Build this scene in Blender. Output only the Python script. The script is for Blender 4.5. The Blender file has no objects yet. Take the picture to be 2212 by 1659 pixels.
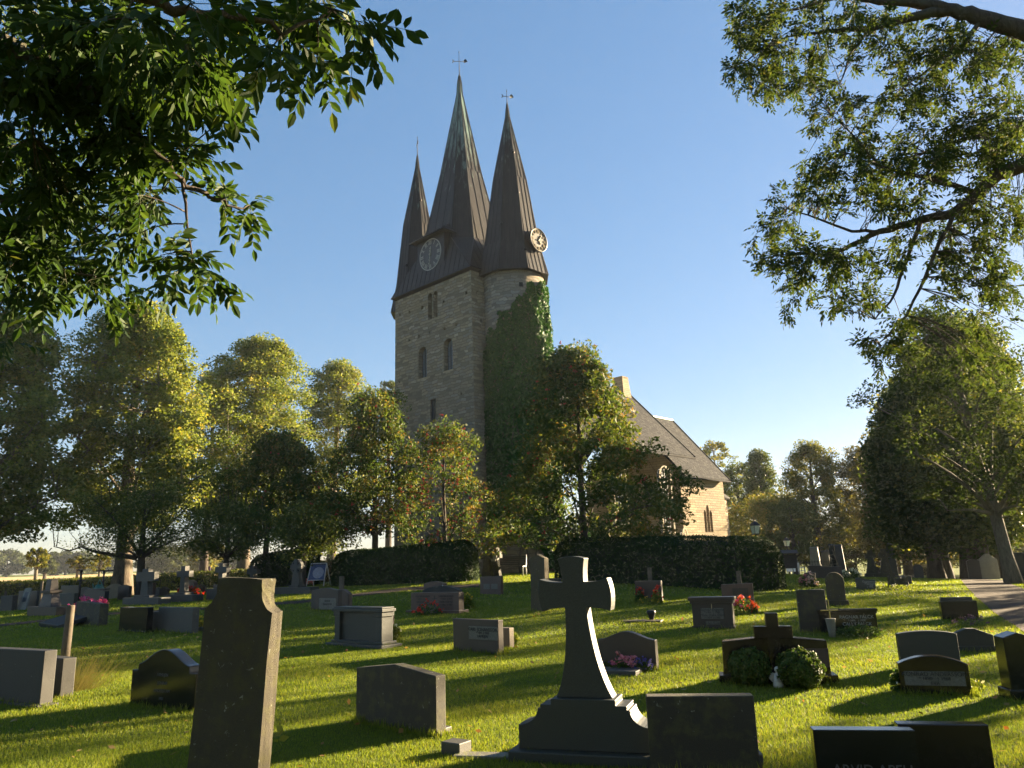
import bpy, math, random
import numpy as np
from mathutils import Vector, Matrix
sc = bpy.context.scene
COL = sc.collection
R = math.radians
rnd = random.Random(7)

# ------------------------------------------------------------------ camera
EYE = 1.6
FPX = 1661.0          # focal length in units of a 2212 x 1659 frame
PITCH, ROLL = R(13.0), R(1.84)
_f = Vector((0, math.cos(PITCH), math.sin(PITCH)))
_u0 = Vector((0, -math.sin(PITCH), math.cos(PITCH)))
_r0 = Vector((1, 0, 0))
_r = math.cos(ROLL) * _r0 - math.sin(ROLL) * _u0
_u = math.cos(ROLL) * _u0 + math.sin(ROLL) * _r0
cam = bpy.data.cameras.new('camera')
cam.sensor_fit = 'HORIZONTAL'
cam.angle = 2 * math.atan(1106 / FPX)
cam.clip_start = 0.05
cam.clip_end = 6000
camo = bpy.data.objects.new('camera', cam)
COL.objects.link(camo)
camo.matrix_world = Matrix(((_r.x, _u.x, -_f.x, 0), (_r.y, _u.y, -_f.y, 0), (_r.z, _u.z, -_f.z, EYE), (0, 0, 0, 1)))
sc.camera = camo
CAMP = Vector((0, 0, EYE))

def ray(x, y):
    d = _f * FPX + _r * (x - 1106) + _u * (829.5 - y)
    return d / math.hypot(d.x, d.y)

def ss(a, b, x):
    t = min(1.0, max(0.0, (x - a) / (b - a)))
    return t * t * (3 - 2 * t)

def H(x, y):
    s = 28.0 if x < 4 else 12.5
    h = 1.0 * math.exp(-((x - 4) / s) ** 2) * ss(4, 43, y) * (1 - 0.92 * ss(64, 125, y))
    d = math.hypot(x, y)
    if d > 62:
        h += 0.0075 * (min(d, 420) - 62) * ss(62, 140, d)
    h -= .9 * ss(15, 25, x) * ss(37, 52, y)
    return h

def site(x, y):
    d = ray(x, y)
    t = 2.5
    while t < 200:
        if EYE + t * d.z - H(t * d.x, t * d.y) < 0: break
        t += 0.02
    px, py = t * d.x, t * d.y
    return Vector((px, py, H(px, py)))

def at(x, y, dist):           # ground point in the direction of (x, y), at a horizontal distance
    d = ray(x, y)
    return Vector((d.x * dist, d.y * dist, H(d.x * dist, d.y * dist)))

def pt(x, y, dist):           # a point in the air
    d = ray(x, y)
    return Vector((d.x * dist, d.y * dist, EYE + d.z * dist))

def mpp(P): return (Vector(P) - CAMP).dot(_f) / FPX
def ztop(P, x, y): return EYE + math.hypot(P[0], P[1]) * ray(x, y).z - P[2]

# ------------------------------------------------------------------ objects
def tag(o, label=None, cat=None, group=None, kind=None):
    if label: o['label'] = label
    if cat: o['category'] = cat
    if group: o['group'] = group
    if kind: o['kind'] = kind
    return o

def empty(name, loc=(0, 0, 0), rz=0.0, label=None, cat=None, group=None):
    o = bpy.data.objects.new(name, None)
    o.empty_display_size = 0.2
    COL.objects.link(o)
    o.location = loc
    o.rotation_euler = (0, 0, rz)
    return tag(o, label, cat, group)

class MB:
    def __init__(s): s.v = []; s.f = []; s.m = []; s.sm = []
    def add(s, vs, fs, mi=0, smooth=False):
        b = len(s.v)
        s.v += [tuple(v) for v in vs]
        for f in fs:
            s.f.append([i + b for i in f]); s.m.append(mi); s.sm.append(smooth)
        return s
    def box(s, x0, x1, y0, y1, z0, z1, mi=0, tx=0.0, ty=0.0):
        v = [(x0, y0, z0), (x1, y0, z0), (x1, y1, z0), (x0, y1, z0),
             (x0 + tx, y0 + ty, z1), (x1 - tx, y0 + ty, z1), (x1 - tx, y1 - ty, z1), (x0 + tx, y1 - ty, z1)]
        return s.add(v, [(3, 2, 1, 0), (4, 5, 6, 7), (0, 1, 5, 4), (1, 2, 6, 5), (2, 3, 7, 6), (3, 0, 4, 7)], mi)
    def prism(s, poly, y0, y1, mi=0):
        n = len(poly)     # poly counter-clockwise seen from -y
        v = [(x, y0, z) for x, z in poly] + [(x, y1, z) for x, z in poly]
        f = [tuple(range(n)), tuple(range(2 * n - 1, n - 1, -1))]
        for i in range(n):
            j = (i + 1) % n
            f.append((i, i + n, j + n, j))
        return s.add(v, f, mi)
    def tube(s, pts, rad, n=6, mi=0, cap=True, smooth=True):
        pts = [Vector(p) for p in pts]
        k = len(pts)
        if not hasattr(rad, '__len__'): rad = [rad] * k
        vs = []
        a = None
        for i, p in enumerate(pts):
            t = (pts[min(i + 1, k - 1)] - pts[max(i - 1, 0)])
            if t.length < 1e-9: t = Vector((0, 0, 1))
            t.normalize()
            if a is None: a = t.orthogonal().normalized()
            else:
                a = a - t * a.dot(t)
                a = a.normalized() if a.length > 1e-6 else t.orthogonal().normalized()
            b = t.cross(a)
            for j in range(n):
                w = 2 * math.pi * j / n
                vs.append(p + (a * math.cos(w) + b * math.sin(w)) * rad[i])
        fs = []
        for i in range(k - 1):
            for j in range(n):
                j2 = (j + 1) % n
                fs.append((i * n + j, i * n + j2, (i + 1) * n + j2, (i + 1) * n + j))
        if cap:
            fs.append(tuple(range(n - 1, -1, -1))); fs.append(tuple(range((k - 1) * n, k * n)))
        return s.add(vs, fs, mi, smooth)
    def lathe(s, prof, n=16, c=(0, 0, 0), mi=0, smooth=True):
        vs = []
        for r, z in prof:
            for j in range(n):
                w = 2 * math.pi * (j + .5) / n
                vs.append((c[0] + r * math.cos(w), c[1] + r * math.sin(w), c[2] + z))
        fs = []
        for i in range(len(prof) - 1):
            for j in range(n):
                j2 = (j + 1) % n
                fs.append((i * n + j, i * n + j2, (i + 1) * n + j2, (i + 1) * n + j))
        fs.append(tuple(range(n - 1, -1, -1)))
        m = (len(prof) - 1) * n
        fs.append(tuple(range(m, m + n)))
        return s.add(vs, fs, mi, smooth)
    def ball(s, c, r, n=8, mi=0, sz=1.0):
        pr = []
        for i in range(n // 2 + 1):
            a = -math.pi / 2 + math.pi * i / (n // 2)
            pr.append((max(1e-3, r * math.cos(a)), r * sz * math.sin(a)))
        return s.lathe(pr, n, c, mi)
    def build(s, name, mats, parent=None, bevel=0.0, loc=None, rz=None):
        me = bpy.data.meshes.new(name)
        me.from_pydata(s.v, [], s.f)
        if not isinstance(mats, (list, tuple)): mats = [mats]
        for m in mats: me.materials.append(m)
        me.polygons.foreach_set('material_index', s.m)
        me.polygons.foreach_set('use_smooth', s.sm)
        me.update()
        o = bpy.data.objects.new(name, me)
        COL.objects.link(o)
        if parent: o.parent = parent
        if loc is not None: o.location = loc
        if rz is not None: o.rotation_euler = (0, 0, rz)
        if bevel:
            b = o.modifiers.new('bevel', 'BEVEL')
            b.width = bevel; b.segments = 2; b.limit_method = 'ANGLE'; b.angle_limit = R(35)
        return o

def text(name, body, size, mat, parent, loc, ext=0.002, sx=1.0):
    cu = bpy.data.curves.new(name, 'FONT')
    cu.body = body; cu.size = size; cu.align_x = 'CENTER'; cu.align_y = 'CENTER'
    cu.extrude = ext; cu.space_line = 1.15
    t = bpy.data.objects.new('t', cu)
    COL.objects.link(t)
    bpy.context.view_layer.update()
    me = bpy.data.meshes.new_from_object(t)
    bpy.data.objects.remove(t)
    bpy.data.curves.remove(cu)
    me.name = name
    me.transform(Matrix.Rotation(math.pi / 2, 4, 'X') @ Matrix.Diagonal((sx, 1, 1, 1)))
    me.materials.clear(); me.materials.append(mat)
    o = bpy.data.objects.new(name, me)
    COL.objects.link(o)
    o.parent = parent; o.location = loc
    return o

def quads(name, V, mat, tint=None, parent=None, loc=None, nv=4):
    """V: (N, nv, 3) array -> one mesh of N loose faces with a per-face 'tint'"""
    N = V.shape[0]
    me = bpy.data.meshes.new(name)
    me.vertices.add(N * nv)
    me.vertices.foreach_set('co', V.reshape(-1).astype(np.float32))
    me.loops.add(N * nv)
    me.loops.foreach_set('vertex_index', np.arange(N * nv, dtype=np.int32))
    me.polygons.add(N)
    me.polygons.foreach_set('loop_start', np.arange(0, N * nv, nv, dtype=np.int32))
    me.polygons.foreach_set('loop_total', np.full(N, nv, dtype=np.int32))
    me.update(calc_edges=True)
    if tint is not None:
        at_ = me.attributes.new('tint', 'FLOAT', 'FACE')
        at_.data.foreach_set('value', tint.astype(np.float32))
    me.materials.append(mat)
    o = bpy.data.objects.new(name, me)
    COL.objects.link(o)
    if parent: o.parent = parent
    if loc is not None: o.location = loc
    return o

def unit(a): return a / np.maximum(1e-9, np.linalg.norm(a, axis=1, keepdims=True))

def leafquads(P, size, rng, up=0.8, droop=0.3, asp=0.55, svar=0.35):
    N = len(P)
    n = unit(rng.normal(size=(N, 3)) * 0.7 + np.array([0, 0, up]))
    t = rng.normal(size=(N, 3)); t[:, 2] = t[:, 2] * 0.5 - droop
    t = unit(t - n * np.sum(t * n, axis=1, keepdims=True))
    b = np.cross(n, t)
    s = size * (1 + svar * rng.uniform(-1, 1, size=(N, 1)))
    V = np.empty((N, 4, 3))
    V[:, 0] = P - t * s * .5
    V[:, 1] = P + b * s * asp * .5 + t * s * .05
    V[:, 2] = P + t * s * .5
    V[:, 3] = P - b * s * asp * .5 + t * s * .05
    return V

# ------------------------------------------------------------------ materials
def newmat(name):
    m = bpy.data.materials.new(name)
    m.use_nodes = True
    t = m.node_tree
    t.nodes.clear()
    out = t.nodes.new('ShaderNodeOutputMaterial')
    return m, t, out

def nd(t, typ, ins=None, **props):
    n = t.nodes.new(typ)
    for k, v in props.items(): setattr(n, k, v)
    for k, v in (ins or {}).items():
        if isinstance(v, bpy.types.NodeSocket): t.links.new(v, n.inputs[k])
        else:
            if isinstance(v, (tuple, list)) and len(v) == 3 and n.inputs[k].type == 'RGBA': v = (*v, 1)
            n.inputs[k].default_value = v
    return n

def ramp(t, fac, stops, interp='LINEAR'):
    n = t.nodes.new('ShaderNodeValToRGB')
    n.color_ramp.interpolation = interp
    el = n.color_ramp.elements
    while len(el) < len(stops): el.new(0.5)
    for e, (p, c) in zip(el, stops):
        e.position = p
        e.color = (*c, 1) if len(c) == 3 else c
    t.links.new(fac, n.inputs['Fac'])
    return n.outputs['Color']

def mixc(t, fac, a, b, mode='MIX'):
    n = t.nodes.new('ShaderNodeMix')
    n.data_type = 'RGBA'; n.blend_type = mode
    for k, v in ((0, fac), (6, a), (7, b)):
        if isinstance(v, bpy.types.NodeSocket): t.links.new(v, n.inputs[k])
        else:
            if isinstance(v, (tuple, list)) and len(v) == 3: v = (*v, 1)
            n.inputs[k].default_value = v
    return n.outputs[2]

def mth(t, op, a, b=0.0, c=0.0):
    n = t.nodes.new('ShaderNodeMath'); n.operation = op
    for i, v in enumerate((a, b, c)):
        if isinstance(v, bpy.types.NodeSocket): t.links.new(v, n.inputs[i])
        else: n.inputs[i].default_value = v
    return n.outputs[0]

def noise(t, vec, scale, detail=4, rough=.55, dist=0.0):
    return nd(t, 'ShaderNodeTexNoise', {'Vector': vec, 'Scale': scale, 'Detail': detail, 'Roughness': rough, 'Distortion': dist}).outputs['Fac']

def coords(t, which='Object'): return nd(t, 'ShaderNodeTexCoord').outputs[which]

def bump(t, height, dist, strength=1.0):
    return nd(t, 'ShaderNodeBump', {'Height': height, 'Distance': dist, 'Strength': strength}).outputs['Normal']

def pbr(t, out, col, rough=.6, metal=0.0, normal=None, spec=.5):
    ins = {'Base Color': col, 'Roughness': rough, 'Metallic': metal, 'Specular IOR Level': spec}
    if normal is not None: ins['Normal'] = normal
    b = nd(t, 'ShaderNodeBsdfPrincipled', ins)
    t.links.new(b.outputs[0], out.inputs['Surface'])
    return b

_mc = {}
DK = .36
def granite(name, col, rough=.5, lichen=0.0, bmp=.002, speck=1.0, lcol=(.33, .34, .27), moss=0.0):
    if name in _mc: return _mc[name]
    col = (col[0] * DK, col[1] * DK * .97, col[2] * DK * .88); lcol = tuple(x * .7 for x in lcol)
    m, t, out = newmat(name)
    co = coords(t)
    oi = nd(t, 'ShaderNodeObjectInfo').outputs['Random']
    vec = nd(t, 'ShaderNodeVectorMath', {0: co, 1: nd(t, 'ShaderNodeCombineXYZ', {'X': mth(t, 'MULTIPLY', oi, 37.0), 'Z': mth(t, 'MULTIPLY', oi, 11.0)}).outputs[0]}, operation='ADD').outputs[0]
    n1 = noise(t, vec, 140, 3, .7)
    n2 = noise(t, vec, 3.5, 5, .6)
    c = ramp(t, n1, [(.32, tuple(x * (1 - .55 * speck) for x in col)), (.5, col), (.68, tuple(min(.8, x * (1 + .8 * speck)) for x in col))])
    c = mixc(t, ramp(t, n2, [(.3, (0, 0, 0)), (.7, (1, 1, 1))]), mixc(t, .35, c, (0.03, .03, .025), 'MIX'), c)
    if moss:
        zz = nd(t, 'ShaderNodeSeparateXYZ', {0: co}).outputs['Z']
        g = noise(t, vec, 7, 6, .65)
        fac = mth(t, 'MULTIPLY', ramp(t, g, [(.48, (0, 0, 0)), (.62, (1, 1, 1))]), moss)
        c = mixc(t, fac, c, (.075, .07, .022))
    rg = rough
    if lichen:
        l1 = noise(t, vec, 17, 7, .68, .5)
        lo = .67 - .14 * lichen
        fac = ramp(t, l1, [(lo, (0, 0, 0)), (lo + .05, (1, 1, 1))])
        c = mixc(t, fac, c, lcol)
        rg = mth(t, 'ADD', rough, mth(t, 'MULTIPLY', fac, .3))
    hgt = mth(t, 'ADD', n1, mth(t, 'MULTIPLY', n2, 2.0))
    pbr(t, out, c, rg, 0, bump(t, hgt, bmp))
    _mc[name] = m
    return m

def plain(name, col, rough=.6, metal=0.0, var=.25, scale=12, bmp=0.0, spec=.5):
    if name in _mc: return _mc[name]
    m, t, out = newmat(name)
    co = coords(t)
    n1 = noise(t, co, scale, 5, .6)
    c = ramp(t, n1, [(.3, tuple(x * (1 - var) for x in col)), (.7, tuple(min(1, x * (1 + var)) for x in col))])
    pbr(t, out, c, rough, metal, bump(t, n1, bmp) if bmp else None, spec)
    _mc[name] = m
    return m

def leafmat(name, stops, trans=.45, rough=.5, tcol=1.5):
    if name in _mc: return _mc[name]
    m, t, out = newmat(name)
    f = nd(t, 'ShaderNodeAttribute', attribute_name='tint').outputs['Fac']
    c = ramp(t, f, stops)
    b = nd(t, 'ShaderNodeBsdfPrincipled', {'Base Color': c, 'Roughness': max(rough, .55), 'Specular IOR Level': .12})
    tc = mixc(t, 1.0, c, (tcol, tcol * .95, tcol * .45), 'MULTIPLY')
    tr = nd(t, 'ShaderNodeBsdfTranslucent', {'Color': tc})
    mx = nd(t, 'ShaderNodeMixShader', {0: trans, 1: b.outputs[0], 2: tr.outputs[0]})
    t.links.new(mx.outputs[0], out.inputs['Surface'])
    _mc[name] = m
    return m

def stonewall(name, cols, mortar, bw, rh, distort, cyl=None, bdist=.03, msize=.014):
    m, t, out = newmat(name)
    co = coords(t)
    sx = nd(t, 'ShaderNodeSeparateXYZ', {0: co})
    X, Y, Z = sx.outputs
    if cyl:
        ang = mth(t, 'ARCTAN2', mth(t, 'SUBTRACT', Y, cyl[1]), mth(t, 'SUBTRACT', X, cyl[0]))
        U = mth(t, 'MULTIPLY', ang, cyl[2])
    else:
        ns = nd(t, 'ShaderNodeSeparateXYZ', {0: coords(t, 'Normal')})
        isx = mth(t, 'GREATER_THAN', mth(t, 'ABSOLUTE', ns.outputs[0]), mth(t, 'ABSOLUTE', ns.outputs[1]))
        U = mth(t, 'ADD', mth(t, 'MULTIPLY', isx, mth(t, 'ADD', Y, 3.37)), mth(t, 'MULTIPLY', mth(t, 'SUBTRACT', 1.0, isx), X))
    nA = nd(t, 'ShaderNodeTexNoise', {'Vector': co, 'Scale': 2.2, 'Detail': 3.0})
    sc_ = nd(t, 'ShaderNodeSeparateXYZ', {0: nA.outputs['Color']})
    U2 = mth(t, 'ADD', U, mth(t, 'MULTIPLY', mth(t, 'SUBTRACT', sc_.outputs[0], .5), distort * 3))
    V2 = mth(t, 'ADD', Z, mth(t, 'MULTIPLY', mth(t, 'SUBTRACT', sc_.outputs[1], .5), distort))
    vec = nd(t, 'ShaderNodeCombineXYZ', {'X': U2, 'Y': V2}).outputs[0]
    br = nd(t, 'ShaderNodeTexBrick', {'Vector': vec, 'Color1': (0, 0, 0), 'Color2': (1, 1, 1), 'Mortar': (.5, .5, .5), 'Scale': 1.0, 'Mortar Size': msize, 'Mortar Smooth': .4, 'Bias': 0.0, 'Brick Width': bw, 'Row Height': rh})
    br.offset = .5; br.squash = 1.35; br.squash_frequency = 3
    c = ramp(t, br.outputs['Color'], cols)
    nb = noise(t, co, 18, 5, .65)
    big = noise(t, co, .35, 4, .6)
    c = mixc(t, ramp(t, nb, [(.35, (0, 0, 0)), (.7, (1, 1, 1))]), mixc(t, .45, c, mortar), c)
    c = mixc(t, ramp(t, big, [(.35, (0, 0, 0)), (.65, (.55, .55, .55))]), c, mixc(t, .6, c, (.16, .15, .145)))
    c = mixc(t, br.outputs['Fac'], c, mortar)
    hgt = mth(t, 'ADD', mth(t, 'MULTIPLY', mth(t, 'SUBTRACT', 1.0, br.outputs['Fac']), .6), mth(t, 'ADD', mth(t, 'MULTIPLY', nb, .45), mth(t, 'MULTIPLY', br.outputs['Color'], .25)))
    pbr(t, out, c, .9, 0, bump(t, hgt, bdist), .2)
    return m
HAZE = 0.00022
SHADE = [(21, 16.3, 11, 2.6, 2.8, .35), (23, 26.4, 12, 2.6, 2.8, .4), (37, 36, 13, 3.0, 2.6, .6), (46, 46, 14, 3.0, 3, .6), (33, 25, 12, 3.2, 2.6, .65)]
BEHIND = [(-7, -8, 16, 2.5, 7), (4, -11, 17, 2.5, 7), (15, -9, 16, 2.5, 6.5), (-19, -5, 16, 2.5, 7), (-2, -3.5, 15, 6.5, 5)]
# ------------------------------------------------------------------ light and sky
SUN_AZ, SUN_EL = R(57), R(13.5)
sc.view_settings.view_transform = 'Standard'
sc.view_settings.look = 'None'
sc.view_settings.exposure = EXPOSURE = 3.0
sc.view_settings.gamma = 1
w = bpy.data.worlds.new('World')
sc.world = w
w.use_nodes = True
wt = w.node_tree
wt.nodes.clear()
wo = wt.nodes.new('ShaderNodeOutputWorld')
sky = nd(wt, 'ShaderNodeTexSky', sky_type='NISHITA', sun_disc=False)
sky.sun_elevation = SUN_EL
sky.sun_rotation = SUN_AZ
sky.altitude = 60
sky.air_density = 1.0
sky.dust_density = 0.35
sky.ozone_density = 3.0
hs = nd(wt, 'ShaderNodeHueSaturation', {'Saturation': 1.45, 'Color': nd(wt, 'ShaderNodeGamma', {'Color': sky.outputs[0], 'Gamma': .55}).outputs[0]})
tn = mixc(wt, 1.0, hs.outputs[0], (1.0, .945, 1.0), 'MULTIPLY')
bg = nd(wt, 'ShaderNodeBackground', {'Color': tn, 'Strength': 0.0490})
wt.links.new(bg.outputs[0], wo.inputs[0])
sl = bpy.data.lights.new('sun', 'SUN')
sl.energy = 5.0
sl.angle = R(.55)
sl.color = (1.0, .79, .50)
so = bpy.data.objects.new('sun', sl)
COL.objects.link(so)
sd = Vector((math.sin(SUN_AZ) * math.cos(SUN_EL), math.cos(SUN_AZ) * math.cos(SUN_EL), math.sin(SUN_EL)))
so.rotation_euler = sd.to_track_quat('Z', 'Y').to_euler()
so.location = sd * 50

# ------------------------------------------------------------------ ground
def axis(lim, near, far):
    xs = [0.0]; st = near
    while xs[-1] < lim:
        xs.append(xs[-1] + st)
        if xs[-1] > 30: st = min(far, st * 1.12)
    return xs
xa = axis(2500, .8, 90)
xs = [-x for x in xa[:0:-1]] + xa
ys = [-y for y in axis(300, 1.5, 60)[:0:-1]] + axis(2500, .8, 90)
hv = [(x, y, H(x, y)) for y in ys for x in xs]
nx = len(xs)
hf = [(j * nx + i, j * nx + i + 1, (j + 1) * nx + i + 1, (j + 1) * nx + i) for j in range(len(ys) - 1) for i in range(nx - 1)]
gm, t, out = newmat('lawn')
co = coords(t)
n1 = noise(t, co, .55, 5, .6); n2 = noise(t, co, 9, 6, .7); n3 = noise(t, co, 60, 4, .7)
c = ramp(t, n1, [(.3, (.10, .14, .016)), (.55, (.14, .175, .022)), (.75, (.17, .17, .03))])
c = mixc(t, ramp(t, n2, [(.45, (0, 0, 0)), (.75, (.6, .6, .6))]), c, (.04, .055, .012))
c = mixc(t, ramp(t, n3, [(.35, (0, 0, 0)), (.7, (1, 1, 1))]), mixc(t, .5, c, (.02, .028, .008)), c)
pbr(t, out, c, .95, 0, bump(t, mth(t, 'ADD', n3, mth(t, 'MULTIPLY', n2, 2.0)), .03), .1)
g = MB(); g.add(hv, hf, 0, True)
tag(g.build('ground', gm), kind='structure')

def sheet(name, pts_l, pts_r, lift, mat, seg=6):
    """strip that follows the terrain, given its two long edges"""
    m = MB(); vs = []; fs = []
    L = []
    for k in range(len(pts_l) - 1):
        for q in range(8):
            f = q / 8
            L.append((Vector(pts_l[k]).lerp(Vector(pts_l[k + 1]), f), Vector(pts_r[k]).lerp(Vector(pts_r[k + 1]), f)))
    L.append((Vector(pts_l[-1]), Vector(pts_r[-1])))
    for a, b in L:
        for q in range(seg + 1):
            p = a.lerp(b, q / seg)
            vs.append((p.x, p.y, H(p.x, p.y) + lift))
    for i in range(len(L) - 1):
        for q in range(seg):
            fs.append((i * (seg + 1) + q, i * (seg + 1) + q + 1, (i + 1) * (seg + 1) + q + 1, (i + 1) * (seg + 1) + q))
    m.add(vs, fs, 0, True)
    return tag(m.build(name, mat), kind='structure')

def gravelmat(name, a, b, sc1=45):
    m, t, out = newmat(name)
    co = coords(t)
    v = nd(t, 'ShaderNodeTexVoronoi', {'Vector': co, 'Scale': sc1}).outputs['Color']
    v2 = noise(t, co, 2.5, 5, .6)
    c = mixc(t, nd(t, 'ShaderNodeSeparateColor', {0: v}).outputs[0], a, b)
    c = mixc(t, ramp(t, v2, [(.35, (0, 0, 0)), (.7, (.6, .6, .6))]), c, tuple(x * .55 for x in a))
    # raked furrows
    pbr(t, out, c, .95, 0, bump(t, mth(t, 'ADD', nd(t, 'ShaderNodeTexVoronoi', {'Vector': co, 'Scale': sc1}).outputs['Distance'], v2), .02), .15)
    return m
GRAVEL = gravelmat('brown_gravel', (.05, .037, .029), (.085, .063, .05))
def gp(x, y): p = site(x, y); return (p.x, p.y)
# footpath on the right, leading to the tree row
pl = [gp(2300, 1442), gp(2212, 1366), gp(2150, 1326), gp(2108, 1290), gp(2085, 1266), gp(2062, 1249)]
def off(p, d):
    return (p[0] + d[0], p[1] + d[1])
pr = [off(pl[0], (2.3, 1.4)), off(pl[1], (2.3, 1.5)), off(pl[2], (2.5, 1.6)), off(pl[3], (2.6, 1.6)), off(pl[4], (2.8, 1.9)), off(pl[5], (4.2, 2.4))]
sheet('gravel_path', pl, pr, .012, GRAVEL)
# narrow path across the left lawn towards the tower
ql = [gp(-160, 1372), gp(0, 1349), gp(240, 1324), gp(480, 1311), gp(660, 1297), gp(870, 1270), gp(1035, 1262)]
qr = [gp(-160, 1378), gp(0, 1354), gp(240, 1329), gp(480, 1316), gp(660, 1303), gp(870, 1277), gp(1035, 1270)]
sheet('church_path', ql, qr, .012, GRAVEL)
# stubble field beyond the far hedge
fm, t, out = newmat('stubble')
co = coords(t)
c = ramp(t, noise(t, co, .05, 6, .6), [(.3, (.42, .30, .14)), (.6, (.50, .37, .18)), (.8, (.38, .31, .14))])
pbr(t, out, c, .95, 0, bump(t, noise(t, co, 3, 5, .7), .1), .1)
vs = []; fs = []
NA, NR = 24, 14
for i in range(NA + 1):
    a = R(-62 + 52 * i / NA)
    for j in range(NR + 1):
        r_ = 74 + (300 - 74) * (j / NR) ** 1.5
        x, y = r_ * math.sin(a), r_ * math.cos(a)
        vs.append((x, y, H(x, y) + .05))
for i in range(NA):
    for j in range(NR):
        k = i * (NR + 1) + j
        fs.append((k, k + 1, k + NR + 2, k + NR + 1))
m = MB(); m.add(vs, fs, 0, True)
tag(m.build('stubble_field', fm), kind='structure')

# ------------------------------------------------------------------ grass blades
rng = np.random.default_rng(3)
GR = leafmat('grass_blade', [(0, (0.086, 0.138, 0.014)), (.45, (0.155, 0.204, 0.022)), (.8, (0.230, 0.248, 0.036)), (1, (0.345, 0.286, 0.090))], .42, .5, 1.4)
def Hn(x, y):
    s = np.where(x < 4, 28.0, 12.5)
    def s1(a, b, v):
        q = np.clip((v - a) / (b - a), 0, 1); return q * q * (3 - 2 * q)
    return np.exp(-((x - 4) / s) ** 2) * s1(4, 43, y) * (1 - .92 * s1(64, 125, y)) - .9 * s1(15, 25, x) * s1(37, 52, y)
def in_path(x, y):
    bad = np.zeros(len(x), bool)
    for L_, R_ in ((pl, pr), (ql, qr)):
        for k in range(len(L_) - 1):
            q = [L_[k], L_[k + 1], R_[k + 1], R_[k]]
            s = None; ins = np.ones(len(x), bool); ins2 = np.ones(len(x), bool)
            for a in range(4):
                x0, y0 = q[a]; x1, y1 = q[(a + 1) % 4]
                cr = (x1 - x0) * (y - y0) - (y1 - y0) * (x - x0)
                ins &= cr > 0; ins2 &= cr < 0
            bad |= ins | ins2
    return bad
Vs = []; Ts = []
for r0, r1, n, wd, ht in ((4.6, 9, 220000, .0055, .028), (9, 15, 230000, .009, .030), (15, 24, 170000, .017, .034), (24, 42, 120000, .036, .040)):
    a = rng.uniform(R(-37), R(37), n)
    d = np.sqrt(rng.uniform(r0 ** 2, r1 ** 2, n))
    x, y = d * np.sin(a), d * np.cos(a)
    k = ~in_path(x, y)
    x, y = x[k], y[k]; n = len(x)
    z = Hn(x, y)
    patch = .5 + .5 * np.sin(x * 1.7 + np.sin(y * 1.1) * 2) * np.sin(y * 1.3 + np.sin(x * .8) * 2)
    hgt = ht * rng.uniform(.55, 1.35, n) * (.8 + .4 * patch)
    th = rng.uniform(0, 2 * np.pi, n)
    ln = rng.uniform(.1, .9, n) * hgt
    dl = rng.uniform(0, 2 * np.pi, n)
    V = np.empty((n, 3, 3))
    w2 = wd * rng.uniform(.6, 1.3, n) / 2
    V[:, 0] = np.stack([x - np.cos(th) * w2, y - np.sin(th) * w2, z - .004], 1)
    V[:, 1] = np.stack([x + np.cos(th) * w2, y + np.sin(th) * w2, z - .004], 1)
    V[:, 2] = np.stack([x + np.cos(dl) * ln, y + np.sin(dl) * ln, z + hgt], 1)
    Vs.append(V); Ts.append(np.clip(rng.normal(.42, .2, n) + (patch - .5) * .25, 0, 1))
V = np.concatenate(Vs)
tag(quads('grass', V, GR, np.concatenate(Ts), nv=3), 'short mown green grass covering the churchyard lawn', 'grass', kind='stuff')
# fallen leaves lying about
n = 420
a = rng.uniform(R(-35), R(35), n); d = np.sqrt(rng.uniform(5 ** 2, 19 ** 2, n))
x, y = d * np.sin(a), d * np.cos(a)
P = np.stack([x, y, Hn(x, y) + .045], 1)
LF = leafmat('dry_leaf', [(0, (.20, .16, .05)), (.4, (.26, .13, .05)), (.7, (.30, .24, .10)), (1, (.22, .07, .03))], .3)
tag(quads('fallen_leaves', leafquads(P, .075, rng, 1.6, 0), LF, rng.uniform(0, 1, n)), 'dry fallen leaves scattered over the lawn', 'leaves', kind='stuff')
# ------------------------------------------------------------------ the church
CH_AZ = R(44.2)
ZB = 0.85
church = empty('stone_church', (-2.228, 42.942, ZB), R(90 - 44.2),
               'old stone church with three dark copper spires, round stair turret and slate roofed nave', 'church')
def Z(z): return z - ZB
RUB = [(0, (.15, .122, .085)), (.3, (.26, .21, .135)), (.6, (.34, .275, .175)), (.85, (.23, .21, .175)), (1, (.44, .38, .28))]
ASH = [(0, (.36, .26, .15)), (.4, (.47, .35, .20)), (.75, (.55, .42, .26)), (1, (.40, .31, .20))]
TOWERM = stonewall('rubble_limestone', RUB, (.17, .14, .10), .46, .19, .26, None, .09, .02)
TURM = stonewall('turret_limestone', RUB, (.17, .14, .10), .46, .19, .26, (2.75, -.8, 1.88), .09, .02)
TURN = stonewall('north_turret_limestone', RUB, (.17, .14, .10), .46, .19, .26, (2.54, 8.17, 1.46), .09, .02)
NAVEM = stonewall('ashlar_limestone', ASH, (.15, .105, .06), .62, .185, .035, None, .05, .014)
DRESS = plain('dressed_stone', (.30, .245, .16), .85, 0, .2, 6, .01)
DARKIN = plain('dark_interior', (.012, .012, .013), .9)
IRON = plain('black_iron', (.02, .02, .022), .5, .4)
LEAD = plain('window_lead', (.04, .045, .05), .5, .3)
m, t, out = newmat('old_window_glass')
gco = coords(t)
pbr(t, out, (.045, .05, .055), .12, 0, bump(t, noise(t, gco, 2.5, 2), .02), .6)
GLASS = m
m, t, out = newmat('sky_window_glass')
gco = coords(t)
pbr(t, out, (.26, .30, .34), .1, .55, bump(t, noise(t, gco, 2.5, 2), .02))
GLASSW = m
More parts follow.
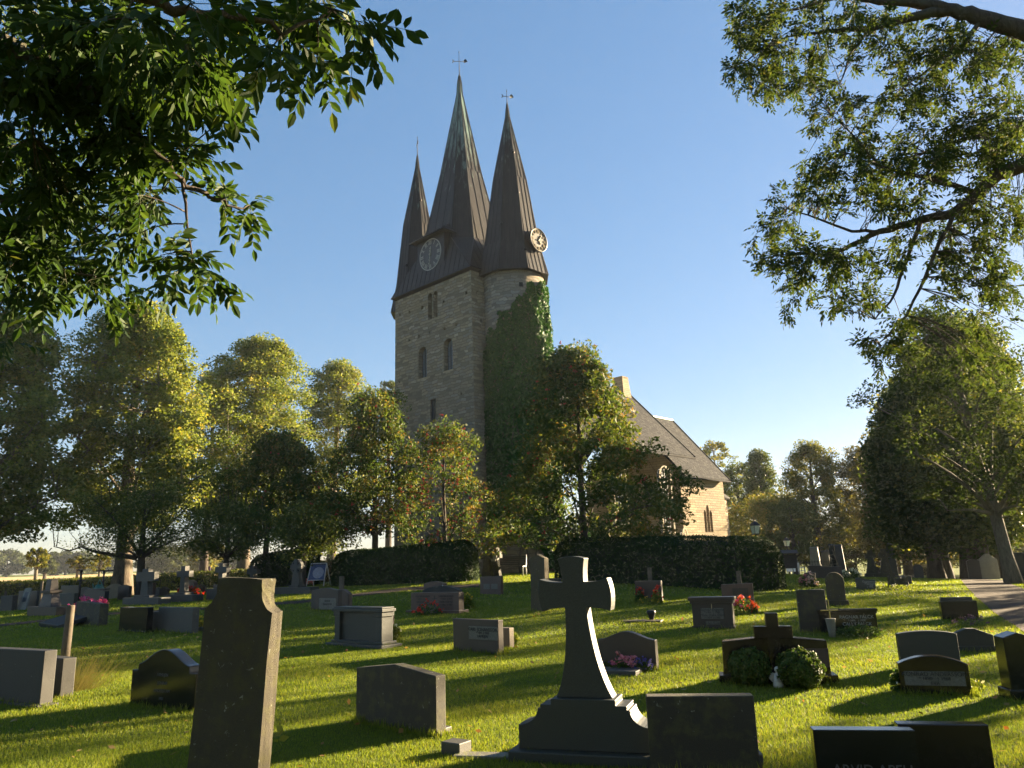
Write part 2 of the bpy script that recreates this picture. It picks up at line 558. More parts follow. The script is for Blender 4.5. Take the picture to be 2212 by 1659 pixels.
# dark copper with verdigris near the tips
def copper(name):
    m, t, out = newmat(name)
    co = coords(t)
    zz = nd(t, 'ShaderNodeSeparateXYZ', {0: co}).outputs['Z']
    mp = nd(t, 'ShaderNodeMapping', {'Vector': co, 'Scale': (3, 3, .5)}).outputs[0]
    n1 = noise(t, mp, 1.4, 6, .65); n2 = noise(t, co, 22, 4, .6)
    c = ramp(t, n1, [(.3, (.015, .0125, .012)), (.55, (.023, .019, .0175)), (.75, (.040, .033, .029))])
    g = mth(t, 'ADD', mth(t, 'MULTIPLY', mth(t, 'SUBTRACT', zz, 24.5), .075), mth(t, 'MULTIPLY', mth(t, 'SUBTRACT', n1, .5), 1.5))
    c = mixc(t, ramp(t, g, [(.15, (0, 0, 0)), (.55, (.75, .75, .75))]), c, (.20, .30, .255))
    pbr(t, out, c, mth(t, 'ADD', .38, mth(t, 'MULTIPLY', n2, .2)), .35, bump(t, n2, .006), .35)
    return m
COPPER = copper('brown_copper')
COPSEAM = plain('copper_seam', (.013, .011, .0105), .5, .5)

def archpoly(w, h, kind='round', n=10):
    """opening outline, bottom centre at 0, counter-clockwise seen from the front"""
    p = [(-w / 2, 0), (w / 2, 0)]
    if kind == 'flat': return p + [(w / 2, h), (-w / 2, h)]
    if kind == 'round':
        z = h - w / 2
        return p + [(w / 2 * math.cos(math.pi * i / n), z + w / 2 * math.sin(math.pi * i / n)) for i in range(n + 1)]
    z = h - w * .9                              # pointed
    L = [(w / 2 * math.cos(i / n * math.pi / 2) , z + (h - z) * math.sin(i / n * math.pi / 2) ** 1.15) for i in range(n + 1)]
    Lm = [(-a, b) for a, b in L[:-1]][::-1]
    return p + L + Lm

FW = Matrix(((0, 1, 0, 0), (-1, 0, 0, 0), (0, 0, 1, 0), (0, 0, 0, 1)))   # frame of the west face
FS = Matrix.Identity(4)                                                  # frame of the south walls
def tprism(mb, poly, y0, y1, M, mi=0):
    q = MB().prism(poly, y0, y1)
    mb.add([M @ Vector(v) for v in q.v], q.f, mi)
def shift(poly, dx, dz): return [(x + dx, z + dz) for x, z in poly]

def carve(o, cutters):
    c = cutters.build('cutter', DARKIN)
    c.matrix_world = Matrix.Identity(4)
    par = o.parent
    o.parent = None
    md = o.modifiers.new('b', 'BOOLEAN')
    md.operation = 'DIFFERENCE'; md.object = c; md.solver = 'EXACT'
    bpy.context.view_layer.update()
    dg = bpy.context.evaluated_depsgraph_get()
    me = bpy.data.meshes.new_from_object(o.evaluated_get(dg))
    old = o.data
    o.modifiers.clear()
    me.name = old.name
    o.data = me
    bpy.data.objects.remove(c)
    o.parent = par

def window(M, cx, y, z0, w, h, kind, depth=.35, bars=(2, 5), sill=True, glass=GLASS):
    """glass pane set back in an opening already carved; M is the wall's frame"""
    k = MB(); tprism(k, shift(archpoly(w + .04, h + .02, kind), cx, z0), y + depth, y + depth + .03, M)
    wobj = k.build('window', glass, church)
    b = MB()
    nx_, nz_ = bars
    for i in range(nx_ + 1):
        xx = cx - w / 2 + w * i / nx_
        hh = h - (w / 2 if kind != 'flat' and i in (0, nx_) else .04)
        tprism(b, [(xx - .018, z0), (xx + .018, z0), (xx + .018, z0 + hh), (xx - .018, z0 + hh)], y + depth - .03, y + depth + .01, M)
    for i in range(nz_):
        zz = z0 + (h - (w * .45 if kind != 'flat' else 0)) * i / (nz_ - 1 if nz_ > 1 else 1)
        tprism(b, [(cx - w / 2, zz - .016), (cx + w / 2, zz - .016), (cx + w / 2, zz + .016), (cx - w / 2, zz + .016)], y + depth - .034, y + depth + .006, M)
    b.build('glazing_bars', LEAD, wobj)
    if sill:
        s_ = MB(); tprism(s_, shift([(-w / 2 - .06, -.1), (w / 2 + .06, -.1), (w / 2 + .06, 0), (-w / 2 - .06, 0)], cx, z0), y - .04, y + depth, M)
        s_.build('sill', DRESS, wobj)
    return wobj

def arch_trim(mb, M, cx, y, z0, w, h, kind, t=.16, proud=.015):
    """dressed stones round an opening, as one band"""
    a = archpoly(w, h, kind); b = archpoly(w + 2 * t, h + t, kind)
    a = a[1:] + a[:1]; b = b[1:] + b[:1]          # start at the lower right, end at the lower left
    n = len(a)
    vs = []
    for (x, z) in a: vs.append((cx + x, y - proud, z0 + z))
    for (x, z) in b: vs.append((cx + x, y - proud, z0 + z))
    for (x, z) in a: vs.append((cx + x, y + .05, z0 + z))
    for (x, z) in b: vs.append((cx + x, y + .05, z0 + z))
    fs = []
    for i in range(n - 1):
        fs.append((i, n + i, n + i + 1, i + 1))
        fs.append((n + i, 3 * n + i, 3 * n + i + 1, n + i + 1))
        fs.append((i, i + 1, 2 * n + i + 1, 2 * n + i))
    mb.add([M @ Vector(v) for v in vs], fs)

# --- tower walls
LX, LY = 5.43, 7.35
tw = MB()
v = [(-.06, -.2, Z(-1)), (LX, -.2, Z(-1)), (LX, LY, Z(-1)), (-.06, LY, Z(-1)), (0, 0, Z(18.54)), (LX, 0, Z(18.54)), (LX, LY, Z(18.54)), (0, LY, Z(18.54))]
# subdivided so that the wall bulges a little like an old wall
tw.add(v, [(3, 2, 1, 0), (4, 5, 6, 7), (0, 1, 5, 4), (1, 2, 6, 5), (2, 3, 7, 6), (3, 0, 4, 7)])
tower = tw.build('tower_wall', TOWERM, church)
cut = MB()
TWIN = [(-3.80, 16.40, .40, 1.72), (-3.28, 16.40, .40, 1.72)]
ARCH = [(-4.55, 12.80, .82, 2.0), (-2.13, 12.82, .82, 1.98)]
for cx, z0, ww, hh in TWIN + ARCH:
    tprism(cut, shift(archpoly(ww, hh, 'round'), cx, Z(z0)), -.5, .62, FW)
tprism(cut, shift(archpoly(.56, 1.48, 'flat'), -3.54, Z(9.82)), -.5, .5, FW)
for y, z in [(6.86, 17.48), (5.85, 17.42), (4.57, 17.36), (2.49, 17.24), (1.38, 15.49), (2.44, 15.5), (3.84, 15.58), (4.93, 15.54), (5.88, 15.56), (.42, 17.22), (6.9, 13.0), (1.0, 11.2)]:
    s = rnd.uniform(.15, .24)
    tprism(cut, shift(archpoly(s, s * 1.1, 'flat'), -y, Z(z - .1)), -.5, .4, FW)
for x, z in [(.5, 17.22), (.72, 15.52)]:
    tprism(cut, shift(archpoly(.2, .22, 'flat'), x, Z(z - .1)), -.5, .4, FS)
carve(tower, cut)
# dressed surrounds and the little column of the twin opening
for cx, z0, ww, hh in ARCH:
    dr = MB(); arch_trim(dr, FW, cx, 0.0, Z(z0), ww, hh, 'round', .2, .0)
    dr.build('window_surround', DRESS, church)
col = MB()
col.lathe([(.10, 0), (.10, .1), (.065, .14), (.058, 1.3), (.085, 1.38), (.12, 1.52)], 12, FW @ Vector((-3.54, .14, Z(16.42))))
col.build('window_column', DRESS, church)
for cx, z0, ww, hh in TWIN:
    k = MB(); tprism(k, shift(archpoly(ww + .05, hh + .03, 'round'), cx, Z(z0)), .55, .58, FW)
    k.build('belfry_dark_sheet', DARKIN, church)  # near-black sheet paints the unlit belfry behind the opening
for cx, z0, ww, hh in ARCH:
    window(FW, cx, 0.0, Z(z0), ww, hh, 'round', .34, (3, 6), True, GLASSW)
window(FW, -3.54, 0.0, Z(9.82), .56, 1.48, 'flat', .12, (3, 2))

# --- round stair turrets
def turret(cx, cy, mat, q=1.0):
    k = MB()
    n = 40
    k.lathe([(2.30 * q, Z(-1)), (2.22 * q, Z(6)), (2.16 * q, Z(12)), (2.15 * q, Z(18.4))], n, (cx, cy, 0))
    return k.build('stair_turret_wall', mat, church)
tS = turret(2.75, -.8, TURM, .875); tN = turret(2.54, 8.17, TURN, .68)
hole = MB(); hole.box(-.12, .12, -.02, .02, 0, .26)
for a, z in [(238, 17.25), (196, 15.6), (245, 9)]:
    A_ = R(a)
    k = MB(); k.box(-.11, .11, -.012, .1, 0, .26)  # dark block set on the wall, its colour stands for a hole's shade
    o = k.build('putlog_dark_block', DARKIN, tS)
    rr = 1.885 + (.05 if z < 12 else .0)
    o.location = (2.75 + rr * math.cos(A_), -.8 + rr * math.sin(A_), Z(z)); o.rotation_euler = (0, 0, A_ + math.pi / 2)

# --- spires
def seams(mb, quad, n):
    """raised seams on a facet given as bottom-left, bottom-right, top-right, top-left"""
    bl, br_, tr, tl = [Vector(q) for q in quad]
    mid_b, mid_t = (bl + br_) / 2, (tl + tr) / 2
    up = (mid_t - mid_b)
    nrm = (br_ - bl).cross(up).normalized()
    wb, wt_ = (br_ - bl).length, (tr - tl).length
    side = (br_ - bl).normalized()
    for i in range(n):
        u = (i + .5) / n - .5
        off_ = u * wb
        if abs(off_) <= wt_ / 2: f = 1.0
        else: f = (wb / 2 - abs(off_)) / max(1e-6, (wb - wt_) / 2)
        f = min(1, f)
        if f < .04: continue
        p0 = mid_b + side * off_ + nrm * .012
        p1 = p0 + up * f
        mb.tube([p0, p1], [.017, .015], 4, 0, False, False)

def ring_spire(name, levels, seam_ns, parent=church):
    """levels: list of rings (8 points each)"""
    k = MB(); vs = [p for L in levels for p in L]; fs = []
    n = len(levels[0])
    for i in range(len(levels) - 1):
        for j in range(n):
            fs.append((i * n + j, i * n + (j + 1) % n, (i + 1) * n + (j + 1) % n, (i + 1) * n + j))
    fs.append(tuple(range((len(levels) - 1) * n, len(levels) * n)))
    fs.append(tuple(range(n - 1, -1, -1)))
    k.add(vs, fs)
    o = k.build(name, COPPER, parent)
    s = MB()
    for i, row in enumerate(seam_ns):
        for j in range(n):
            if row[j]:
                seams(s, (levels[i][j], levels[i][(j + 1) % n], levels[i + 1][(j + 1) % n], levels[i + 1][j]), row[j])
    # hips
    for j in range(n):
        s.tube([levels[i][j] for i in range(len(levels))], .03, 4, 0, False, False)
    s.build('standing_seam', COPSEAM, o)
    return o

def vane(parent, c, z0, z1, zv, ang, arm=.42):
    k = MB()
    k.tube([(c[0], c[1], Z(z0)), (c[0], c[1], Z(z1))], [.035, .012], 6)
    k.ball((c[0], c[1], Z(z0 + .12)), .06, 8)
    k.ball((c[0], c[1], Z(z1 - .15)), .045, 6)
    d = Vector((math.cos(ang), math.sin(ang), .12)).normalized()
    P0 = Vector((c[0], c[1], Z(zv)))
    k.tube([P0 - d * arm, P0 + d * arm], .022, 5)
    e_ = P0 + d * arm
    up = Vector((0, 0, 1))
    k.add([e_ - d * .1 - up * .1, e_ + d * .16 + up * .02, e_ + d * .02 + up * .24, e_ - d * .12 + up * .12,
           e_ - d * .1 - up * .1 + Vector((.02, .02, 0)), e_ + d * .16 + up * .02 + Vector((.02, .02, 0)), e_ + d * .02 + up * .24 + Vector((.02, .02, 0)), e_ - d * .12 + up * .12 + Vector((.02, .02, 0))],
          [(0, 1, 2, 3), (7, 6, 5, 4), (0, 4, 5, 1), (1, 5, 6, 2), (2, 6, 7, 3), (3, 7, 4, 0)])
    e_ = P0 - d * arm
    k.tube([e_ + up * .13 - d * .02, e_ + d * .06, e_ - up * .12 - d * .03], .03, 5)
    k.build('weather_vane', IRON, parent)

# main spire
mx, my = 2.72, 3.70
def oct_(hx, hy, c, z):
    return [(mx - hx, my + hy - c, Z(z)), (mx - hx, my - hy + c, Z(z)), (mx - hx + c, my - hy, Z(z)), (mx + hx - c, my - hy, Z(z)),
            (mx + hx, my - hy + c, Z(z)), (mx + hx, my + hy - c, Z(z)), (mx + hx - c, my + hy, Z(z)), (mx - hx + c, my + hy, Z(z))]
# faces: 0 west, 1 south-west, 2 south, 3 south-east, 4 east, ...
b0 = oct_(2.25, 2.45, 1.0, 21.5)
def lerp8(a, f, z, h0=2.25, h1=2.45, c0=1.0): return oct_(h0 * f, h1 * f, c0 * f, z)
levels = [b0, lerp8(0, .53, 27.0), lerp8(0, .075, 33.3), lerp8(0, .06, 34.1), lerp8(0, .02, 34.75)]
main = ring_spire('main_spire', levels, [[4, 2, 4, 2, 4, 2, 4, 2], [4, 1, 4, 1, 4, 1, 4, 1]])
vane(main, (mx, my), 34.7, 36.8, 35.9, R(-30), .45)
# skirt roof at the tower eaves
ov = .2
e0 = (-ov, LY + ov, Z(18.7)); e1 = (-ov, -ov, Z(18.7)); e2 = (LX + ov, -ov, Z(18.7)); e3 = (LX + ov, LY + ov, Z(18.7))
k = MB()
vs = [e0, e1, e2, e3] + b0
fs = [(0, 1, 5, 4), (1, 6, 5), (1, 2, 7, 6), (2, 8, 7), (2, 3, 9, 8), (3, 10, 9), (3, 0, 11, 10), (0, 4, 11), (3, 2, 1, 0)]
k.add(vs, fs)
rim = .07
skirt = k.build('tower_skirt_roof', COPPER, church)
s = MB()
seams(s, (e0, e1, b0[1], b0[0]), 17); seams(s, (e1, e2, b0[3], b0[2]), 13)
for a, b in ((e0, e1), (e1, e2), (e2, e3), (e3, e0)): s.tube([a, b], .05, 4, 0, False, False)
s.tube([e1, b0[1]], .03, 4); s.tube([e1, b0[2]], .03, 4); s.tube([e0, b0[0]], .03, 4)
s.build('standing_seam', COPSEAM, skirt)
# side spires
for cx, cy in ((2.75, -.8), (2.54, 8.17)):
    q8 = .93 if cy < 0 else .77
    def o8(r, z, q8=q8): r = r * (q8 + (1 - q8) * max(0, min(1, (z - 20) / 9.4))); return [(cx + r * math.cos(R(22.5 + 45 * j)), cy + r * math.sin(R(22.5 + 45 * j)), Z(z)) for j in range(8)]
    lv = [o8(2.47, 18.3), o8(1.93, 20.3), o8(1.16, 24.8), o8(.15, 29.4), o8(.1, 29.9), o8(.03, 30.4)]
    sp = ring_spire('turret_spire', lv, [[5] * 8, [4] * 8, [3] * 8])
    vane(sp, (cx, cy), 30.3, 31.5 + (.5 if cy > 0 else 0), 30.95 + (.4 if cy > 0 else 0), R(-20 if cy < 0 else 60), .34)
    for a, z, r_ in ((247.5, 19.6, 2.1), (247.5, 23.6, 1.3), (202.5, 21.4, 1.7), (247.5, 26.6, .75)):
        A_ = R(a)
        v_ = MB(); v_.ball((cx + r_ * .94 * math.cos(A_), cy + r_ * .94 * math.sin(A_), Z(z)), .11, 8)
        v_.build('roof_vent', COPSEAM, sp)

# --- clocks
GOLD = plain('gilt', (.24, .19, .11), .35, .6, .15)
PALEN = plain('pale_gilt', (.30, .29, .25), .45, .3, .1)
DIAL = plain('dial_black', (.045, .04, .04), .5, .1)
DIALS = plain('dial_brown', (.05, .042, .03), .55, .1)
def dial(parent, M, r, mat_mark, mat_dial, hands):
    k = MB()
    k.add([M @ Vector((r * math.sin(2 * math.pi * i / 48), -.0, r * math.cos(2 * math.pi * i / 48))) for i in range(48)], [tuple(range(47, -1, -1))])
    d = k.build('clock_dial', mat_dial, parent)
    k = MB()
    vs = []; fs = []
    for i in range(48):
        a = 2 * math.pi * i / 48
        for rr, yy in ((r * .97, -.02), (r * 1.03, -.02), (r * 1.03, .03), (r * .97, .03)):
            vs.append(M @ Vector((rr * math.sin(a), yy, rr * math.cos(a))))
    for i in range(48):
        j = (i + 1) % 48
        for q in range(4):
            q2 = (q + 1) % 4
            fs.append((i * 4 + q, i * 4 + q2, j * 4 + q2, j * 4 + q))
    k.add(vs, fs)
    k.build('clock_ring', mat_mark, parent)
    nums = ['XII', 'I', 'II', 'III', 'IIII', 'V', 'VI', 'VII', 'VIII', 'IX', 'X', 'XI']
    def stroke(x0, z0, x1, z1, wd, a):
        dx, dz = x1 - x0, z1 - z0
        L = math.hypot(dx, dz); nx_, nz_ = -dz / L * wd / 2, dx / L * wd / 2
        q = [(x0 + nx_, z0 + nz_), (x0 - nx_, z0 - nz_), (x1 - nx_, z1 - nz_), (x1 + nx_, z1 + nz_)]
        vv = []
        for yy in (-.03, -.008):
            for x, z in q:
                xr = x * math.cos(a) + z * math.sin(a); zr = -x * math.sin(a) + z * math.cos(a)
                vv.append(M @ Vector((xr, yy, zr)))
        k.add(vv, [(0, 1, 2, 3), (7, 6, 5, 4), (0, 4, 5, 1), (1, 5, 6, 2), (2, 6, 7, 3), (3, 7, 4, 0)])
    for i, s_ in enumerate(nums):
        a = 2 * math.pi * i / 12
        wds = {'I': .075, 'V': .15, 'X': .15}
        tot = sum(wds[c] for c in s_) * r
        k = MB()
        x = -tot / 2
        z0, z1 = r * .66, r * .92
        for c in s_:
            wd_ = wds[c] * r
            if c == 'I': stroke(x + wd_ / 2, z0, x + wd_ / 2, z1, .035 * r, a)
            elif c == 'V':
                stroke(x + wd_ / 2, z0, x + .1 * wd_, z1, .035 * r, a); stroke(x + wd_ / 2, z0, x + .9 * wd_, z1, .03 * r, a)
            else:
                stroke(x + .1 * wd_, z0, x + .9 * wd_, z1, .035 * r, a); stroke(x + .9 * wd_, z0, x + .1 * wd_, z1, .03 * r, a)
            x += wd_
        k.build('clock_numeral', mat_mark, parent)
    k = MB()
    for ang, ln, tail, wd in hands:
        a = R(ang)
        stroke(0, -tail * r, 0, ln * r, wd * r, a)
        for f in (.45, .75):
            c_ = M @ Vector((math.sin(a) * ln * r * f, -.03, math.cos(a) * ln * r * f))
            k.ball(c_, .06 * r, 6)
    k.ball(M @ Vector((0, -.03, 0)), .08 * r, 8)
    k.build('clock_hands', mat_mark, parent)
# west clock in its dormer
k = MB()
k.box(0.06, 2.4, 2.46, 5.1, Z(19.35), Z(21.9))
dormer = k.build('clock_dormer', plain('copper_sheet', (.028, .022, .019), .5, .4, .3, 2.0), church)
k = MB()
ex0, ex1, ey0, ey1 = -.3, 2.6, 2.1, 5.46
k.add([(ex0, ey0, Z(21.86)), (ex1, ey0, Z(21.86)), (ex1, ey1, Z(21.86)), (ex0, ey1, Z(21.86)),
       (1.55, 3.3, Z(23.35)), (ex1, 3.3, Z(23.35)), (ex1, 4.3, Z(23.35)), (1.55, 4.3, Z(23.35))],
      [(3, 2, 1, 0), (4, 5, 6, 7), (0, 1, 5, 4), (1, 2, 6, 5), (2, 3, 7, 6), (3, 0, 4, 7)])
k.build('dormer_roof', COPPER, dormer)
s = MB()
seams(s, ((ex0, ey1, Z(21.86)), (ex0, ey0, Z(21.86)), (1.55, 3.3, Z(23.35)), (1.55, 4.3, Z(23.35))), 8)
for a, b in (((ex0, ey1), (ex0, ey0)), ((ex0, ey0), (ex1, ey0))): s.tube([(*a, Z(21.86)), (*b, Z(21.86))], .05, 4)
s.build('dormer_seams', COPSEAM, dormer)
M = Matrix.Translation((0.035, 3.78, Z(20.72))) @ FW
dial(dormer, M, 1.02, PALEN, DIAL, [(188, .8, .0, .05), (5, .52, .0, .06)])
# south clock on the turret spire: a drum on the south facet
k = MB()
Ms = Matrix.Translation((2.95, -2.84, Z(20.36)))
n = 32
vs = []
for yy, rr in ((0.0, .86), (-.05, .80), (.0, .78)):
    pass
prof = [(.66, .02), (.70, -.05), (.75, -.05), (.75, .10), (.69, .14), (.69, 1.0)]
vs = []
for rr, yy in prof:
    for i in range(n):
        a = 2 * math.pi * i / n
        vs.append(Ms @ Vector((rr * math.sin(a), yy, rr * math.cos(a))))
fs = []
for i in range(len(prof) - 1):
    for j in range(n):
        fs.append((i * n + (j + 1) % n, i * n + j, (i + 1) * n + j, (i + 1) * n + (j + 1) % n))
k.add(vs, fs, 0, True)
drum = k.build('clock_drum', COPSEAM, church)
dial(drum, Ms, .67, GOLD, DIALS, [(35, .62, .1, .05), (150, .45, .0, .07)])

# --- nave and chancel
SLATE = None
def slatemat():
    m, t, out = newmat('slate_roof')
    co = coords(t)
    s_ = nd(t, 'ShaderNodeSeparateXYZ', {0: co})
    vec = nd(t, 'ShaderNodeCombineXYZ', {'X': s_.outputs[0], 'Y': mth(t, 'MULTIPLY', s_.outputs[2], 1.4)}).outputs[0]
    br = nd(t, 'ShaderNodeTexBrick', {'Vector': vec, 'Color1': (0, 0, 0), 'Color2': (1, 1, 1), 'Mortar': (.5, .5, .5), 'Scale': 1.0, 'Mortar Size': .012, 'Mortar Smooth': .3, 'Brick Width': .34, 'Row Height': .2})
    c = ramp(t, br.outputs['Color'], [(0, (.028, .029, .032)), (.5, (.042, .042, .046)), (1, (.064, .061, .06))])
    nb = noise(t, co, 1.1, 5, .6)
    c = mixc(t, ramp(t, nb, [(.4, (0, 0, 0)), (.7, (.5, .5, .5))]), c, (.038, .038, .036))
    c = mixc(t, br.outputs['Fac'], c, (.02, .02, .02))
    vz = mth(t, 'FRACT', mth(t, 'DIVIDE', mth(t, 'MULTIPLY', s_.outputs[2], 1.4), .2))
    hg = mth(t, 'SUBTRACT', mth(t, 'MULTIPLY', br.outputs['Color'], .3), mth(t, 'ADD', mth(t, 'MULTIPLY', br.outputs['Fac'], .5), mth(t, 'MULTIPLY', vz, .5)))
    pbr(t, out, c, .9, 0, bump(t, hg, .03), .06)
    return m
SLATE = slatemat()
def house(x0, x1, y0, y1, zw, zr, wall_name, mat):
    ym = (y0 + y1) / 2
    poly = [(-y1, Z(-1.5)), (-y0, Z(-1.5)), (-y0, Z(zw)), (-ym, Z(zr - .12)), (-y1, Z(zw))]
    k = MB(); tprism(k, poly, x0, x1, FW)
    return k.build(wall_name, mat, church)
def gable_roof(x0, x1, y0, y1, ze, zr, name, th=.2):
    ym = (y0 + y1) / 2
    k = MB()
    poly = [(-y1, Z(ze)), (-ym, Z(zr)), (-y0, Z(ze)), (-y0, Z(ze - th * 1.1)), (-ym, Z(zr - th * 1.45)), (-y1, Z(ze - th * 1.1))]
    tprism(k, poly[::-1], x0, x1, FW)
    o = k.build(name, SLATE, church)
    s = MB()
    for x in (x1 + .012,):
        s.tube([(x, y0 - .02, Z(ze - .05)), (x, ym, Z(zr + .02)), (x, y1, Z(ze - .05))], .075, 4, 0, True, False)
    s.tube([(x0, y0 - .03, Z(ze - .16)), (x1, y0 - .03, Z(ze - .16))], .06, 6)
    s.build('verge_trim', plain('dark_gutter', (.016, .016, .017), .95, 0, .2, 12, 0, .05), o)
    s = MB(); s.tube([(x0, ym, Z(zr + .02)), (x1, ym, Z(zr + .02))], .1, 6)
    s.build('ridge_cap', plain('green_copper', (.24, .34, .28), .6, .2), o)
    return o
nave = house(LX - .05, 19.95, -1.35, 8.89, 9.0, 14.3, 'nave_wall', NAVEM)
chan = house(19.9, 26.1, -.65, 8.19, 7.55, 12.7, 'chancel_wall', NAVEM)
cutN = MB(); cutC = MB()
NW = [(16.95, 3.2, 1.2, 4.5, 'round'), (11.6, 3.2, 1.2, 4.5, 'round'), (18.92, 1.35, .5, 2.1, 'pointed'), (10.7, .6, 1.35, 2.75, 'pointed')]
for cx, z0, ww, hh, kd in NW: tprism(cutN, shift(archpoly(ww, hh, kd), cx, Z(z0)), -2, -1.35 + .6, FS)
CW = [(23.0, 3.3, .36, 1.65, 'pointed'), (23.42, 3.3, .4, 2.05, 'pointed'), (23.84, 3.3, .36, 1.65, 'pointed')]
for cx, z0, ww, hh, kd in CW: tprism(cutC, shift(archpoly(ww, hh, kd), cx, Z(z0)), -2, -.65 + .5, FS)
carve(nave, cutN); carve(chan, cutC)
window(FS, 16.95, -1.35, Z(3.2), 1.2, 4.5, 'round', .3, (4, 10)); window(FS, 11.6, -1.35, Z(3.2), 1.2, 4.5, 'round', .3, (4, 10))
window(FS, 18.92, -1.35, Z(1.35), .5, 2.1, 'pointed', .25, (2, 5), False)
for cx, z0, ww, hh, kd in CW: window(FS, cx, -.65, Z(z0), ww, hh, kd, .28, (2, 6), False)
k = MB(); tprism(k, shift(archpoly(1.4, 2.8, 'pointed'), 10.7, Z(.6)), -1.05, -.98, FS)
k.build('church_door', plain('dark_oak', (.05, .032, .02), .6, 0, .3, 5, .01), church)
for cx, z0, ww, hh, kd in NW:
    tr = MB(); arch_trim(tr, FS, cx, -1.35, Z(z0), ww, hh, kd, .16, .006)
    tr.build('window_surround', DRESS, church)
gable_roof(LX - .02, 20.3, -1.8, 9.34, 8.7, 14.47, 'nave_roof')
gable_roof(20.0, 26.5, -1.07, 8.61, 7.37, 12.88, 'chancel_roof')
k = MB()
for (a, b, w0, w1) in ((14.0, 15.55, .0, .17),):
    k.box(18.95, 20.0, 3.2, 4.35, Z(13.9), Z(15.5), 0, .13, .14)
    k.box(19.05, 19.9, 3.3, 4.25, Z(15.5), Z(15.6), 0, .05, .05)
k.build('chimney', stonewall('chimney_stone', ASH, (.2, .16, .1), .45, .16, .05), church, .02)
# apse at the east end
k = MB(); k.lathe([(4.1, Z(-1.5)), (4.1, Z(6.0))], 32, (26.0, 3.77, 0))
k.build('apse_wall', NAVEM, church)
k = MB(); k.lathe([(4.35, Z(5.95)), (4.35, Z(6.1)), (.3, Z(9.5))], 32, (26.0, 3.77, 0))
k.build('apse_roof', SLATE, church)
bpy.context.view_layer.update()

# ------------------------------------------------------------------ ivy on the turret
CM = Matrix.Translation((-2.228, 42.942, ZB)) @ Matrix.Rotation(R(90 - 44.2), 4, 'Z')
rng = np.random.default_rng(5)
def lowfreq(a, b, s):
    return np.sin(a * 1.7 + s) * np.sin(b * 1.3 + s * 2) + .5 * np.sin(a * 4.1 + s * 3) * np.sin(b * 3.7 + s)
N = 90000
th = rng.uniform(0, 2 * np.pi, N)
z = rng.uniform(.6, 18.0, N)
u = np.cos(th - R(314.2)); fr = np.cos(th - R(225.8))
umin = np.interp(z, [0, 12.6, 13.6, 14.5, 15.7, 16.3, 17.0, 17.6, 18], [-1.3, -1.3, -.95, -.68, -.36, .08, .36, .6, 1.3])
umin = umin + .16 * lowfreq(th * 6, z * 1.5, 1.0) * (z > 12.3)
zmin = np.interp(u, [-1, .1, .45, .7, 1], [3.2, 3.0, 2.2, .9, .6]) + .4 * lowfreq(th * 5, z, 2.)
keep = (u > umin) & (z > zmin) & (fr > -.75)
th, z, u, fr = th[keep], z[keep], u[keep], fr[keep]
n = len(th)
thick = .07 + .20 * np.clip(.5 + .5 * lowfreq(th * 5, z * 1.1, 4.), 0, 1) + .28 * np.clip((u - .4) / .6, 0, 1) * np.clip((16.8 - z) / 5, 0, 1)
rr = 1.90 + (18 - z) * .006 + thick * np.sqrt(rng.uniform(.05, 1, n))
nrm = np.stack([np.cos(th), np.sin(th), np.full(n, .35)], 1)
P = np.stack([2.75 + rr * np.cos(th), -.8 + rr * np.sin(th), z], 1)
# some creeping on to the tower's south face and a dark mass at the foot
keep = ~((P[:, 0] > .0) & (P[:, 1] > -.02))
P, nrm = P[keep], nrm[keep]
m2 = 1600
x2 = rng.uniform(.85, 1.5, m2); z2 = rng.uniform(2.5, 13.6, m2)
k2 = x2 > (.9 + .25 * lowfreq(x2 * 3, z2 * 1.4, .4) + .25 * np.clip((z2 - 11) / 2.6, 0, 1))
x2, z2 = x2[k2], z2[k2]
P = np.concatenate([P, np.stack([x2, -.16 * (1 - z2 / 18) - .05 - .2 * rng.uniform(0, 1, len(x2)), z2], 1)])
nrm = np.concatenate([nrm, np.tile([0, -1, .35], (len(x2), 1))])
m3 = 9000
ph = rng.uniform(0, 2 * np.pi, m3); q = rng.uniform(0, 1, m3) ** .4
P3 = np.stack([4.9 + 2.6 * q * np.cos(ph) + .3 * rng.normal(size=m3), -2.2 + .9 * q * np.sin(ph), .6 + np.abs(rng.normal(size=m3)) * .9 + .6 * q], 1)
P = np.concatenate([P, P3]); nrm = np.concatenate([nrm, np.tile([-.4, -.8, .5], (m3, 1))])
Rm = np.array(CM.to_3x3())
Pw = P @ Rm.T + np.array([-2.228, 42.942, 0])
nw = unit(nrm @ Rm.T)
def leafquads_n(P, nb, size, rng, spread=.6, asp=.8, svar=.35):
    N = len(P)
    n = unit(nb + rng.normal(size=(N, 3)) * spread)
    t = np.tile([0, 0, -1.0], (N, 1)) + rng.normal(size=(N, 3)) * .5
    t = unit(t - n * np.sum(t * n, axis=1, keepdims=True))
    b = np.cross(n, t)
    s = size * (1 + svar * rng.uniform(-1, 1, size=(N, 1)))
    V = np.empty((N, 4, 3))
    V[:, 0] = P - t * s * .5
    V[:, 1] = P + b * s * asp * .5 - t * s * .1
    V[:, 2] = P + t * s * .5
    V[:, 3] = P - b * s * asp * .5 - t * s * .1
    return V
IVY = leafmat('ivy_leaf', [(0, (0.015, 0.057, 0.011)), (.5, (0.029, 0.089, 0.015)), (.85, (0.050, 0.119, 0.020)), (1, (0.094, 0.149, 0.028))], .25, .4)
ivy = empty('ivy', tuple(CM @ Vector((2.0, -2.7, 0))), 0, 'dark green ivy climbing up the round stair turret of the church', 'ivy')
bpy.context.view_layer.update()
L = np.array(ivy.location)
